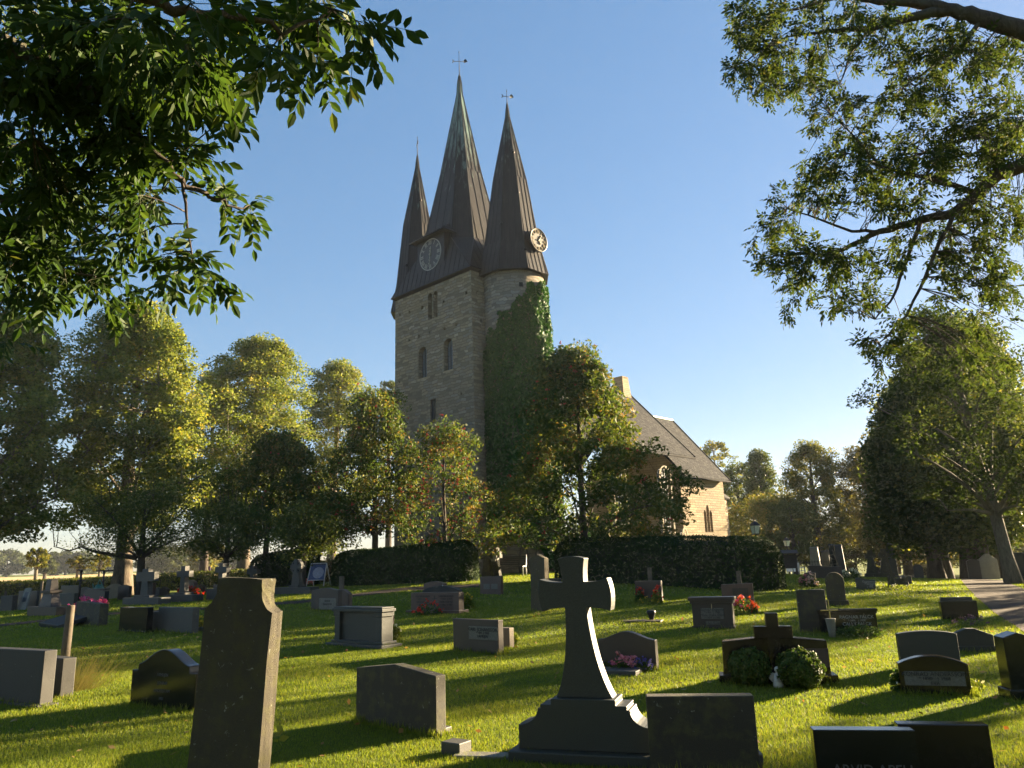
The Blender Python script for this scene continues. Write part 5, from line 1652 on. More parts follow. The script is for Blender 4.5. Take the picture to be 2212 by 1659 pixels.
k = MB(); k.tube([(0, 0, -.1), (0, 0, zt_)], .05, 8); k.box(-.16, .16, -.1, .1, zt_ - .06, zt_); k.box(-.12, .12, -.08, .08, .9, .98)
tag(k.build('water_post', IRON, None, 0, P), 'black water post with a flat cap standing before the far hedge', 'water post')
P = at(222, 1292, 44); post(254.5, 1294, 1251, .05, 'tall dark post right of the sunlit tan gravestone', 44, True, 0, TWIG)
# street lamps
def lamp(x, dist, yt, label):
    P = at(x, 1235, dist)
    h = ztop(P, x, yt)
    r_ = empty('street_lamp', P, R(20), label, 'street lamp', 'old style lamps by the church')
    k = MB(); k.lathe([(.09, -.3), (.09, .5), (.05, .6), (.04, h - .75), (.06, h - .72)], 12); k.build('pole', IRON, r_)
    k = MB(); k.box(-.12, .12, -.12, .12, h - .66, h - .26, 0, -.05, -.05); k.build('lantern_glass', plain('lamp_glass', (.55, .62, .66), .15, .3), r_)
    k = MB()
    k.box(-.15, .15, -.15, .15, h - .72, h - .66); k.box(-.21, .21, -.21, .21, h - .26, h - .05, 0, .15, .15); k.ball((0, 0, h - .02), .04, 6)
    for a in (-1, 1):
        for b in (-1, 1): k.tube([(a * .12, b * .12, h - .66), (a * .175, b * .175, h - .26)], .014, 4)
    k.build('lantern_frame', IRON, r_)
lamp(1640.5, 42, 1124, 'black street lamp with a glass lantern, taller in view, by the hedge end')
lamp(1706, 62, 1160, 'black street lamp with a glass lantern, farther one left of the obelisks')
# notice stand behind the hedge end
P = at(1708, 1233, 40)
ns = empty('notice_stand', P, R(-15), 'dark wooden notice stand with a sloping roof behind the hedge end', 'notice stand')
k = MB()
for x in (-.28, .28): k.box(x - .05, x + .05, -.05, .05, -.1, 1.0)
k.build('post', plain('dark_timber', (.05, .04, .03), .8), ns)
k = MB(); k.box(-.25, .25, -.03, .03, .3, .95); k.build('board', plain('dark_timber', (.05, .04, .03), .8), ns)
k = MB(); k.add([(-.4, -.2, .98), (.4, -.2, .98), (.4, .2, 1.12), (-.4, .2, 1.12), (-.4, -.2, 1.02), (.4, -.2, 1.02), (.4, .2, 1.16), (-.4, .2, 1.16)], [(3, 2, 1, 0), (4, 5, 6, 7), (0, 1, 5, 4), (1, 2, 6, 5), (2, 3, 7, 6), (3, 0, 4, 7)]); k.build('roof', plain('dark_timber', (.05, .04, .03), .8), ns)
# white garden bench far right
P = at(1726, 1228, 56)
wb = empty('white_bench', P, R(35), 'white garden bench beyond the wide brown family gravestone', 'bench')
k = MB(); k.box(-.7, .7, 0, .45, .40, .45); k.build('seat', WM, wb)
k = MB(); k.box(-.7, .7, .45, .50, .45, .95, 0, 0, 0); k.build('backrest', WM, wb)
for x in (-.65, .65):
    k = MB(); k.box(x - .03, x + .03, 0, .06, -.05, .62); k.box(x - .03, x + .03, .44, .5, -.05, .45); k.box(x - .03, x + .03, 0, .5, .60, .65); k.build('leg', WM, wb)
# iron fence
P = at(1762, 1230, 47)
fe = empty('iron_fence', P, R(-8), 'low black iron grave fence in front of the pale obelisk', 'fence')
k = MB()
for i in range(17):
    x = -1.2 + i * .15; k.box(x - .012, x + .012, -.012, .012, -.05, .82)
k.build('railing', IRON, fe)
k = MB(); k.box(-1.22, 1.22, -.015, .015, .70, .73); k.box(-1.22, 1.22, -.015, .015, .12, .15); k.build('rail', IRON, fe)
# grave ladder-like trellis by the black obelisk
P = at(1811, 1226, 45)
k = MB()
h_ = ztop(P, 1808, 1187)
for x, t_ in ((-.12, .0), (.12, .06)): k.tube([(x, 0, 0), (x - .30, .2, h_)], .03, 5)
for i in range(5): k.tube([(-.12 - .3 * i / 5, .2 * i / 5, h_ * (i + .5) / 5.5), (.12 - .3 * i / 5, .2 * i / 5, h_ * (i + .5) / 5.5)], .022, 5)
tag(k.build('ladder', WOOD, None, 0, P, R(-20)), 'wooden ladder leaning at the slim black obelisk', 'ladder')
# lidded stone post on the hedge skyline
P = at(967, 1200, 60)
k = MB(); h_ = ztop(P, 967, 1187)
k.lathe([(.18, -.5), (.16, h_ - .55), (.26, h_ - .5), (.26, h_ - .2), (.12, h_ - .02), (.02, h_)], 14)
tag(k.build('stone_bollard', GRY, None, 0, P), 'grey rounded stone post just showing over the clipped hedge, left of the tower', 'stone post')
# ------------------------------------------------------------------ trees
def barkmat(name, col, sc_=1.0):
    m, t, out = newmat(name)
    co = coords(t)
    mp = nd(t, 'ShaderNodeMapping', {'Vector': co, 'Scale': (9 * sc_, 9 * sc_, 2.2 * sc_)}).outputs[0]
    n1 = noise(t, mp, 1.6, 6, .7, .6); n2 = noise(t, co, 1.7, 4)
    c = ramp(t, n1, [(.3, tuple(x * .45 for x in col)), (.55, col), (.8, tuple(x * 1.35 for x in col))])
    c = mixc(t, ramp(t, n2, [(.5, (0, 0, 0)), (.75, (.5, .5, .5))]), c, (.09, .10, .055))
    pbr(t, out, c, .92, 0, bump(t, n1, .05), .15)
    return m
BARK = barkmat('lime_bark', (.155, .125, .095))
BARKD = barkmat('dark_bark', (.075, .06, .048))
BARKP = barkmat('pale_bark', (.13, .115, .09))
LIME = leafmat('lime_leaf', [(0, (0.072, 0.110, 0.028)), (.4, (0.140, 0.176, 0.039)), (.75, (0.227, 0.237, 0.053)), (1, (0.348, 0.264, 0.068))], .42, .5, 1.35)
LIMED = leafmat('dark_tree_leaf', [(0, (0.050, 0.075, 0.020)), (.5, (0.081, 0.106, 0.027)), (1, (0.150, 0.150, 0.040))], .35, .5, 1.3)
BEECH = leafmat('copper_leaf', [(0, (0.058, 0.061, 0.023)), (.5, (0.091, 0.084, 0.031)), (1, (0.156, 0.121, 0.039))], .35, .5, 1.3)
YOAK = leafmat('yellow_oak_leaf', [(0, (.06, .08, .015)), (.5, (.12, .125, .022)), (1, (.24, .19, .035))], .45, .5, 1.35)
ROWAN = leafmat('rowan_leaf', [(0, (0.035, 0.066, 0.016)), (.42, (0.069, 0.105, 0.024)), (.72, (0.132, 0.135, 0.030)), (1, (0.264, 0.155, 0.050))], .4, .6, 1.25)
ASHL = leafmat('ash_leaflet', [(0, (0.022, 0.049, 0.012)), (.5, (0.034, 0.066, 0.015)), (.9, (0.053, 0.082, 0.018)), (1, (0.099, 0.112, 0.026))], .42, .42, 1.3)
ASHR = leafmat('ash_leaflet_far', [(0, (0.025, 0.044, 0.013)), (.5, (0.044, 0.068, 0.018)), (.85, (0.081, 0.098, 0.025)), (1, (0.153, 0.140, 0.045))], .40, .85, 1.25)
MAPLE = leafmat('maple_leaf', [(0, (0.092, 0.111, 0.029)), (.5, (0.155, 0.150, 0.038)), (1, (0.299, 0.195, 0.072))], .42, .5, 1.3)
APPLE = leafmat('apple_leaf', [(0, (0.045, 0.072, 0.018)), (.5, (0.080, 0.112, 0.026)), (1, (0.208, 0.200, 0.045))], .4, .5, 1.3)
HAZYL = leafmat('hill_tree_leaf', [(0, (.035, .05, .02)), (.5, (.055, .07, .026)), (1, (.09, .095, .035))], .3, .6, 1.2)
BERRY = plain('rowan_berry', (.42, .035, .015), .35, 0, .3, 40)

def bezier(p0, p1, p2, n):
    return [p0 * (1 - t) ** 2 + p1 * 2 * t * (1 - t) + p2 * t * t for t in [i / (n - 1) for i in range(n)]]

def tree(P, label, cat, Ht, zb, hw, prof, nc, lpc, leaf, mleaf, mbark, tr, seed, group=None, cs=None, name='tree', center=(0, 0), lean=(0, 0), berries=0,
         up=.7, droop=.35, flat=.62, nprim=16, inner=.25, sqz=1.0, asp=.6, taper=.35, prim_r=.3, sparse=0.0, tw=1.0):
    rng = np.random.default_rng(seed)
    root = empty(name, P, 0, label, cat, group)
    cs = cs or hw * .20
    # clump centres
    C = []
    for i in range(nc):
        t = ((i + rng.uniform()) / nc)
        ang = i * 2.39996 + rng.uniform(-.5, .5)
        lob = 1 + .20 * math.sin(ang * 2 + seed + t * 5) + .13 * math.sin(ang * 3 - t * 9 + seed * 2)
        r = hw * prof(t) * lob * math.sqrt(rng.uniform(inner, 1.0)) * (1 + rng.normal() * .10)
        C.append((center[0] * (.4 + .6 * t) + lean[0] * t + r * math.cos(ang), center[1] + lean[1] * t + r * math.sin(ang) * sqz, zb + (Ht - zb - cs * .5) * t + rng.normal() * cs * .25))
    C = np.array(C)
    # trunk
    k = MB()
    zt = zb + (Ht - zb) * .9
    trunk = []
    for i in range(9):
        f = i / 8
        trunk.append(Vector((center[0] * .5 * f * f + lean[0] * f * .8 + math.sin(f * 5 + seed) * .12 * f * tr * 4, center[1] * .5 * f * f + lean[1] * f * .8 + math.cos(f * 4 + seed) * .12 * f * tr * 4, -.25 + (zt + .25) * f)))
    k.tube(trunk, [tr * (1.45 if i == 0 else 1.0 - (1 - .12) * (i / 8) ** (1 + taper)) for i in range(9)], 10)
    def trunk_at(z):
        f = min(1, max(0, (z + .25) / (zt + .25))) * 8
        i = min(7, int(f)); return trunk[i].lerp(trunk[i + 1], f - i)
    prim = []
    used = set()
    if nc > 3:
        d = np.full(nc, 1e9); j = int(np.argmax(C[:, 0]))
        nodes = []
        for _ in range(min(nprim, nc)):
            used.add(j)
            c = Vector(C[j])
            ax = trunk_at(c.z)
            r = (Vector((c.x, c.y, 0)) - Vector((ax.x, ax.y, 0))).length
            z0 = max(zb * .80 + rng.uniform(-.1, .25) * zb * .3, c.z - .75 * r - rng.uniform(.2, 1.0))
            z0 = min(z0, c.z)
            s = trunk_at(z0)
            mid = s.lerp(c, .5) + Vector((0, 0, .14 * r)) + Vector(rng.normal(size=3)) * .09 * r
            pts = bezier(s, mid, c, 7)
            rr = tr * prim_r * (1 - .55 * z0 / Ht)
            k.tube(pts, [max(.012, rr * (1 - .85 * i / 6)) for i in range(7)], 6)
            prim.append(pts)
            d = np.minimum(d, np.linalg.norm(C - C[j], axis=1)); d[list(used)] = -1
            j = int(np.argmax(d))
        nodes = [q for p in prim for q in p[2:]]
        NV = np.array([tuple(q) for q in nodes])
        for i in range(nc):
            if i in used: continue
            dd = np.linalg.norm(NV - C[i], axis=1) + np.maximum(0, NV[:, 2] - C[i][2]) * .8
            s = nodes[int(np.argmin(dd))]; c = Vector(C[i])
            mid = s.lerp(c, .5) + Vector(rng.normal(size=3)) * .10 * (c - s).length + Vector((0, 0, .05))
            k.tube(bezier(s, mid, c, 4), [tr * .075 * tw, tr * .055 * tw, tr * .04 * tw, tr * .02 * tw], 4)
    k.build('trunk', mbark, root)
    # leaves
    m_ = rng.uniform(.5, 1.5, nc) * lpc
    if sparse: m_ *= (rng.uniform(0, 1, nc) > sparse)
    m_ = m_.astype(int)
    idx = np.repeat(np.arange(nc), m_)
    n = len(idx)
    csz = (cs * rng.uniform(.7, 1.25, nc))[idx][:, None]
    o = rng.normal(size=(n, 3)); o = o / np.maximum(1, np.linalg.norm(o, axis=1, keepdims=True) / 1.9)
    o = o * csz * np.array([.62, .62, .62 * flat])
    rad = np.hypot(o[:, 0], o[:, 1])
    o[:, 2] -= rad ** 2 / csz[:, 0] * .28
    p = C[idx] + o
    tb = rng.normal(0, .12, nc)[idx]
    tint = np.clip(rng.normal(.42, .2, n) + tb, 0, 1)
    quads('crown', leafquads(p, leaf, rng, up, droop, asp), mleaf, tint, root)
    if berries:
        k = MB()
        ic = rng.integers(0, nc, berries)
        for i in ic:
            q = C[i] + rng.normal(size=3) * cs * .5
            for _ in range(5):
                u_ = rng.normal(size=3) * .045
                k.ball((q[0] + u_[0], q[1] + u_[1], q[2] + u_[2] * .6), .038, 4)
        tag(k.build('berries', BERRY, root), kind='stuff')
    return root

def p_lime(t): return (.62 + .38 * ss(0, .18, t)) * (1 - .12 * t) * math.sqrt(max(0.02, 1 - max(0, (t - .30) / .72) ** 2))
def p_round(t): return math.sqrt(max(.04, 1 - (2 * t - 1) ** 2 * .92))
def p_rowan(t): return (.72 + .28 * ss(0, .2, t)) * (1 - max(0, t - .42) / .58 * .66)
def p_cone(t): return (.35 + .65 * ss(0, .15, t)) * (1 - .85 * max(0, t - .12) / .88)
def p_broad(t): return (.8 + .2 * ss(0, .12, t)) * (1 - .86 * (max(0, t - .18) / .82) ** .9)
def p_flat(t): return (.75 + .25 * ss(0, .4, t)) * math.sqrt(max(.05, 1 - max(0, (t - .35) / .66) ** 2))

def ptree(x, dist, yt, ybot, hwpx, prof, label, cat, nc, lpc, leaf, mleaf, mbark, tr, seed, cx=None, **kw):
    """tree whose trunk stands in the direction of column x; crown sized from the rows and columns it spans"""
    P = at(x, 1230, dist)
    s = mpp(P + Vector((0, 0, 5)))
    Ht = ztop(P, x, yt); zb = ztop(P, x, ybot)
    c = ((cx - x) * s, 0) if cx is not None else (0, 0)
    return tree(P, label, cat, Ht, max(1.2, zb), hwpx * s, prof, nc, lpc, leaf, mleaf, mbark, tr, seed, center=c, **kw)

# limes on the left
LG = 'tall limes along the left churchyard edge'
ptree(-48, 46, 655, 1150, 155, p_lime, 'tall olive yellow lime cut off by the left edge of the view', 'lime tree', 330, 190, .20, LIME, BARK, .42, 1, group=LG, cs=.8, flat=.5)
ptree(266, 50, 655, 1125, 156, p_lime, 'tallest olive yellow lime, with a sunlit trunk behind the apple tree', 'lime tree', 430, 200, .20, LIME, BARK, .50, 2, cx=262, group=LG, cs=.8, flat=.5)
ptree(526, 62, 726, 1120, 122, p_lime, 'olive yellow lime in the middle of the three complete ones', 'lime tree', 380, 190, .20, LIME, BARK, .48, 3, cx=541, group=LG, cs=.85, flat=.5)
ptree(716, 70, 778, 1120, 92, p_lime, 'slim olive yellow lime nearest the church tower', 'lime tree', 280, 170, .20, LIME, BARK, .42, 4, cx=724, group=LG, cs=.75, flat=.5)
ptree(440, 78, 803, 1110, 75, p_round, 'dark green tree standing between the two largest limes', 'tree', 110, 170, .22, LIMED, BARKD, .4, 5)
ptree(838, 80, 822, 1120, 50, p_round, 'dark green tree right behind the left edge of the tower', 'tree', 80, 150, .22, LIMED, BARKD, .35, 6)
# rowans
RG = 'rowans with red berries around the tower'
ptree(809, 38.3, 838, 1140, 100, p_rowan, 'tall rowan with red berries left of the church tower', 'rowan tree', 140, 150, .18, ROWAN, BARKD, .17, 7, berries=170, cs=.55, group=RG, up=.35, asp=.4, droop=.8)
ptree(962, 35.8, 906, 1185, 112, p_rowan, 'small rowan with red berries in front of the tower wall', 'rowan tree', 105, 92, .17, ROWAN, BARKD, .12, 8, berries=190, cs=.48, group=RG, up=.3, asp=.4, droop=.9, sparse=.08)
ptree(1266, 33.5, 745, 1165, 222, p_broad, 'biggest rowan with red berries in front of the ivy and nave', 'rowan tree', 260, 190, .19, ROWAN, BARKD, .18, 9, berries=170, cs=.55, group=RG, up=.3, asp=.4, droop=.85)
ptree(573, 45, 928, 1150, 98, p_rowan, 'dark rowan with a few berries in front of the middle lime', 'rowan tree', 130, 200, .19, ROWAN, BARKD, .18, 10, cx=590, berries=60, cs=.75, group=RG, up=.3, asp=.42, droop=.8)
# small trees
ptree(656, 36.5, 1085, 1188, 68, p_flat, 'small dark round headed tree in front of the rounded hedge', 'tree', 60, 150, .12, APPLE, BARKD, .13, 11, cs=.6)
ptree(684, 44, 1062, 1168, 76, p_flat, 'small yellowish round headed tree left of the tower', 'tree', 70, 170, .14, YOAK, BARKD, .15, 12, cx=712, cs=.7)
# apple tree with a long low limb and upright shoots
def fruit_tree(x, dist, yt, ybot, hwpx, label, seed, limb=None, shoots=()):
    P = at(x, 1290, dist); s = mpp(P)
    zb = ztop(P, x, ybot); Ht = ztop(P, x, yt)
    root = tree(P, label, 'fruit tree', Ht, zb, hwpx * s, p_flat, 95, 190, .095, APPLE, BARKD, .21 if limb else .16, seed, name='fruit_tree', nprim=9, cs=hwpx * s * .26, prim_r=.5, up=.6, inner=.1)
    k = MB(); V = []
    rng = np.random.default_rng(seed + 50)
    def shoot(a, b):
        d = b - a
        m1 = a + d * .5 + Vector((rng.normal() * .06, 0, 0)); pts = bezier(a, m1, b, 8)
        q_ = MB(); q_.tube(pts, [.022, .02, .018, .016, .013, .011, .008, .005], 4); q_.build('shoot', BARKD, root)
        m_ = int(d.length / .05)
        q = np.array([tuple(a.lerp(b, f)) for f in rng.uniform(.05, 1, m_)]) + rng.normal(size=(m_, 3)) * .035
        V.append(leafquads(q, .075, rng, .4, .1, .6))
    def lp(px, py, dd=0.0): q = pt(px, py, dist + dd) - P; return q
    if limb:
        pts = [lp(*q) for q in limb]
        k.tube(pts, [.15, .12, .10, .085, .06, .04, .03, .02][:len(pts)], 7)
        for i in range(len(pts) - 1):
            m_ = 90
            q = np.array([tuple(pts[i].lerp(pts[i + 1], f)) for f in rng.uniform(0, 1, m_)]) + rng.normal(size=(m_, 3)) * np.array([.12, .12, .22]) + np.array([0, 0, .15])
            if i >= 2: V.append(leafquads(q[:40] if i > 2 else q, .08, rng, .5, .2, .6))
    for a, b in shoots: shoot(lp(*a), lp(*b))
    if limb: k.build('branch', BARKD, root)
    quads('shoot_leaves', np.concatenate(V), APPLE, np.clip(np.random.default_rng(1).normal(.6, .25, sum(len(v) for v in V)), 0, 1), root)
fruit_tree(301, 40, 1042, 1188, 128, 'old apple tree with a long low limb to the left and upright shoots', 21,
           limb=[(297, 1205), (283, 1203), (262, 1200), (240, 1198), (200, 1190), (175, 1181), (150, 1190), (120, 1181)],
           shoots=[((118, 1182), (112, 1112)), ((122, 1180), (124, 1128)), ((112, 1184), (100, 1196)), ((176, 1182), (150, 1150)), ((178, 1182), (172, 1142)), ((240, 1080), (238, 1025)), ((255, 1075), (252, 1018)), ((275, 1070), (280, 1022)), ((290, 1070), (292, 1030)), ((330, 1070), (332, 1022)), ((220, 1090), (216, 1040)), ((350, 1075), (356, 1030))])
fruit_tree(486, 38, 1078, 1192, 84, 'small fruit tree crowned with a brush of pale upright shoots', 22, None,
           shoots=[((440 + i * 9, 1085 + (i % 3) * 5), (432 + i * 10 + (i * 7 % 5), 1040 + (i * 13 % 22))) for i in range(15)])

# background trees on the right
ptree(1566, 112, 948, 1130, 52, p_round, 'pale airy tree far behind the church chancel', 'tree', 70, 90, .34, YOAK, BARK, .4, 31, sparse=.1)
ptree(1612, 96, 1000, 1180, 60, p_round, 'mid green tree directly right of the chancel', 'tree', 90, 150, .28, LIMED, BARKD, .4, 32)
ptree(1664, 92, 966, 1200, 72, p_cone, 'dark pointed tree right of the chancel', 'tree', 110, 170, .26, LIMED, BARKD, .4, 33)
ptree(1776, 80, 952, 1200, 76, p_lime, 'yellow green tree with a sunlit top in the right background', 'tree', 150, 190, .22, YOAK, BARKD, .4, 34)
ptree(1900, 84, 958, 1200, 84, p_lime, 'dark copper brown beech in the right background', 'tree', 160, 200, .2, BEECH, BARKD, .42, 35)
ptree(1720, 75, 1080, 1195, 60, p_flat, 'dark bush like tree behind the orange leaved one', 'tree', 70, 150, .2, LIMED, BARKD, .25, 36)
ptree(1672, 80, 1063, 1195, 112, p_flat, 'spreading maple turning orange beyond the hedge end', 'maple tree', 150, 170, .19, MAPLE, BARKD, .25, 37)
RW = 'row of tall trees beyond the gravel path'
rowspec = [(1962, 66, 925, 1190, 82, BEECH, 'brownish green tree of the right row, left of the tan bush'), (2021, 46, 842, 1150, 92, ASHR, 'dark tree of the right row whose trunk rises behind the tan bush'),
           (2041, 50, 800, 1150, 90, LIME, 'olive tree of the right row, trunk just right of the tan bush'), (2094, 46, 740, 1150, 100, ASHR, 'dark tree of the right row standing at the end of the gravel path'),
           (2125, 45, 690, 1140, 105, LIMED, 'dark tree of the right row with a leaning trunk by the grey double gravestone'), (2166, 50, 680, 1145, 105, LIME, 'olive tree of the right row, farthest right behind the white gravestone')]
for i, (x, d, yt, yb, hw_, ml, lb) in enumerate(rowspec):
    ptree(x, d, yt, yb, hw_, p_lime, lb, 'tree', 170, 260, .22, ml, BARKD, .36, 40 + i, group=RW, cs=1.15)
# understorey and far park trees closing the view under the crowns
for i, (x, d, yt, hw_, ml, lb) in enumerate([(1990, 88, 1130, 90, YOAK, 'sunlit shrubbery seen under the right trees, left part'), (2090, 84, 1120, 100, YOAK, 'sunlit shrubbery seen between the right tree trunks'), (2190, 80, 1110, 90, YOAK, 'sunlit shrubbery at the right edge behind the pale trunk'), (1850, 92, 1120, 90, LIMED, 'dark shrubbery behind the obelisks'), (1760, 88, 1150, 80, YOAK, 'light green shrubbery behind the pale obelisk')]):
    ptree(x, d, yt, 1222, hw_, p_flat, lb, 'shrub', 90, 150, .2, ml, BARKD, .15, 60 + i, name='shrub')
# big ash on the right with a pale trunk, partly bare crown
ptree(2186, 36, 640, 1085, 150, p_flat, 'tall ash with a pale leaning trunk at the right edge', 'ash tree', 190, 210, .13, ASHR, BARKP, .25, 50, cx=2150, sparse=.25, nprim=24, prim_r=.45, tw=1.4, lean=(-1.2, 0))
# far trees over the stubble field
FG = 'hazy trees beyond the stubble field'
for i, (x, d, yt, hw_, ml, lb, nm) in enumerate([(15, 320, 1187, 46, HAZYL, 'round hazy blue green tree on the field skyline at the far left', 0), (98, 190, 1205, 22, HAZYL, 'small hazy tree behind the pale young ash', 0),
        (110, 300, 1193, 30, HAZYL, 'hazy tree on the skyline right of the pale young ash', 0), (142, 310, 1190, 30, HAZYL, 'hazy round tree on the skyline, second from the pale young ash', 0), (175, 300, 1192, 38, HAZYL, 'dark hazy tree on the skyline above the black water post', 0),
        (225, 310, 1196, 46, HAZYL, 'hazy broad tree on the skyline above the watering can stand', 0), (350, 200, 1178, 50, HAZYL, 'greyish tree beyond the field right of the apple trunk', 0), (395, 210, 1182, 46, HAZYL, 'greyish bushy tree beyond the field behind the stepped cross', 0), (440, 160, 1160, 40, YOAK, 'pale sunlit tree beyond the hedge between the grey crosses', 0), (500, 220, 1190, 30, HAZYL, 'low hazy tree beyond the hedge near the second small tree', 0)]):
    ptree(x, d, yt, 1236, hw_, p_flat if d > 150 else p_round, lb, 'tree', 70, 110, .0034 * d * .6 + .2, ml, BARKD, .4, 70 + i, group=FG)
ptree(80, 105, 1184, 1222, 24, p_flat, 'pale yellowish young ash standing in the field edge at far left', 'ash tree', 40, 70, .26, YOAK, BARKP, .28, 90)
ptree(168, 100, 1200, 1228, 18, p_flat, 'thin pale tree at the field edge under the long apple limb', 'tree', 26, 60, .24, YOAK, BARKP, .2, 91, sparse=.15)
ptree(215, 100, 1195, 1230, 20, p_flat, 'thin pale tree at the field edge above the watering can stand', 'tree', 30, 60, .24, YOAK, BARKP, .2, 92, sparse=.15)

# trees outside the picture on the right: they throw the long shadows across the lawn
def wild(x, y, Ht, zb, hw, label, seed, nc=90, lpc=120, mleaf=LIMED, tr=.3, **kw):
    return tree(Vector((x, y, H(x, y))), label, 'tree', Ht, zb, hw, p_lime, nc, lpc, .2, mleaf, BARKD, tr, seed, group='trees around the churchyard outside the view', **kw)
for i, (x, y, Ht, zb, hw, sp) in enumerate(SHADE):
    wild(x, y, Ht, zb, hw, 'leafy shade tree of the sunny right side, outside the view', 200 + i, sparse=sp)

# ------------------------------------------------------------------ near ash branches with real compound leaves
def compound(bases, dirs, ups, L, nl, leaflet, rng, simple=False):
    """pinnate leaves: returns leaflet quads and rachis segments"""
    Q = []; S = []
    for b, d, u in zip(bases, dirs, ups):
        l = L * rng.uniform(.75, 1.2)
        d = d / np.linalg.norm(d)
        side = np.cross(d, u); side /= max(1e-6, np.linalg.norm(side))
        nrm = np.cross(side, d)
        S.append((b, b + d * l * .5 + np.array([0, 0, -.05 * l]), b + d * l + np.array([0, 0, -.2 * l])))
        for i in range(nl):
            f = .30 + .70 * i / (nl - 1)
            c = b + d * l * f + np.array([0, 0, -.2 * l * f * f])
            for s in ((-1, 1) if i < nl - 1 else (0,)):
                ax = d * (.55 if s else 1.0) + side * s * .85 + np.array([0, 0, -.42]) + rng.normal(size=3) * .16
                ax /= np.linalg.norm(ax)
                sz = leaflet * rng.uniform(.8, 1.15) * (.8 if i == 0 else 1)
                w_ = np.cross(ax, nrm + rng.normal(size=3) * .35); w_ /= max(1e-6, np.linalg.norm(w_))
                n2 = np.cross(w_, ax)
                hw_ = sz * .215
                if simple:
                    Q.append([c, c + ax * sz * .45 + w_ * hw_, c + ax * sz, c + ax * sz * .45 - w_ * hw_])
                else:
                    bend = n2 * sz * .06
                    tip = c + ax * sz - n2 * sz * .10
                    Q.append([c, c + ax * sz * .30 + w_ * hw_ * .92 + bend, c + ax * sz * .65 + w_ * hw_ * .85 + bend * .7, tip])
                    Q.append([tip, c + ax * sz * .65 - w_ * hw_ * .85 + bend * .7, c + ax * sz * .30 - w_ * hw_ * .92 + bend, c])
    return np.array(Q), S

def ash(label, trunk_pts, trunk_r, limbs, blobs, L, nl, leaflet, mleaf, mbark, seed, simple, twig_r, dens=1.0):
    rng = np.random.default_rng(seed)
    P = Vector(trunk_pts[0]); P.z = H(P.x, P.y)
    root = empty('ash_tree', P, 0, label, 'ash tree')
    k = MB()
    if len(trunk_pts) > 1: k.tube([Vector(q) - P for q in trunk_pts], trunk_r, 12)
    nodes = []
    for pts, r0, r1 in limbs:
        pp_ = [pt(*q) if not isinstance(q, Vector) else q for q in pts]
        fine = []
        for i in range(len(pp_) - 1):
            for j in range(4):
                q = pp_[i].lerp(pp_[i + 1], j / 4) + Vector(rng.normal(size=3)) * (min(r0 * .25, .02) if j else 0)
                fine.append(q)
        fine.append(pp_[-1])
        n = len(fine)
        k.tube([q - P for q in fine], [r0 + (r1 - r0) * i / (n - 1) for i in range(n)], 7)
        nodes += fine
    NV = np.array([tuple(q) for q in nodes])
    B = []; D = []
    for (cx, cy, rx, ry, dist, cnt) in blobs:
        for _ in range(max(1, int(cnt * dens) // 7)):
            a = rng.uniform(0, 2 * np.pi); q = math.sqrt(rng.uniform(0, 1)) * .92
            tip = pt(cx + rx * q * math.cos(a), cy + ry * q * math.sin(a), dist * rng.uniform(.90, 1.10))
            tv = np.array(tuple(tip))
            dd = np.linalg.norm(NV - tv, axis=1)
            s = nodes[int(np.argmin(dd))]
            dv = tip - s
            mid = s.lerp(tip, .5) + Vector((0, 0, .10 * dv.length)) + Vector(rng.normal(size=3)) * .07 * dv.length
            path = bezier(s, mid, tip, 6)
            k.tube([q_ - P for q_ in path], [twig_r * (1 - .13 * i) for i in range(6)], 4)
            td = np.array(tuple((path[-1] - path[-2]).normalized()))
            for i in range(7):
                f = rng.uniform(.55, 1.0)
                b = np.array(tuple(path[3].lerp(path[5], min(1, max(0, (f - .5) * 2)))))
                o = td * .5 + rng.normal(size=3) * .75 + np.array([0, 0, -.15])
                B.append(b); D.append(o / np.linalg.norm(o))
    U = [np.array([0, 0, 1.0]) + rng.normal(size=3) * .35 for _ in B]
    Q, S = compound(B, D, U, L, nl, leaflet, rng, simple)
    Q -= np.array(tuple(P))
    # drop a few leaflets so that gaps open
    t_ = np.clip(rng.normal(.45, .2, len(Q)), 0, 1)
    if not simple: t_[1::2] = t_[0::2]
    k.build('trunk', mbark, root)
    if not simple:
        r = MB()
        for s in S: r.tube([tuple(np.array(q) - np.array(tuple(P))) for q in s], [.0022, .0018, .0012], 3, 0, False)
        r.build('leaf_stalk', plain('leaf_stalk', (.06, .075, .02), .6), root)
    quads('crown', Q, mleaf, t_, root)
    return root
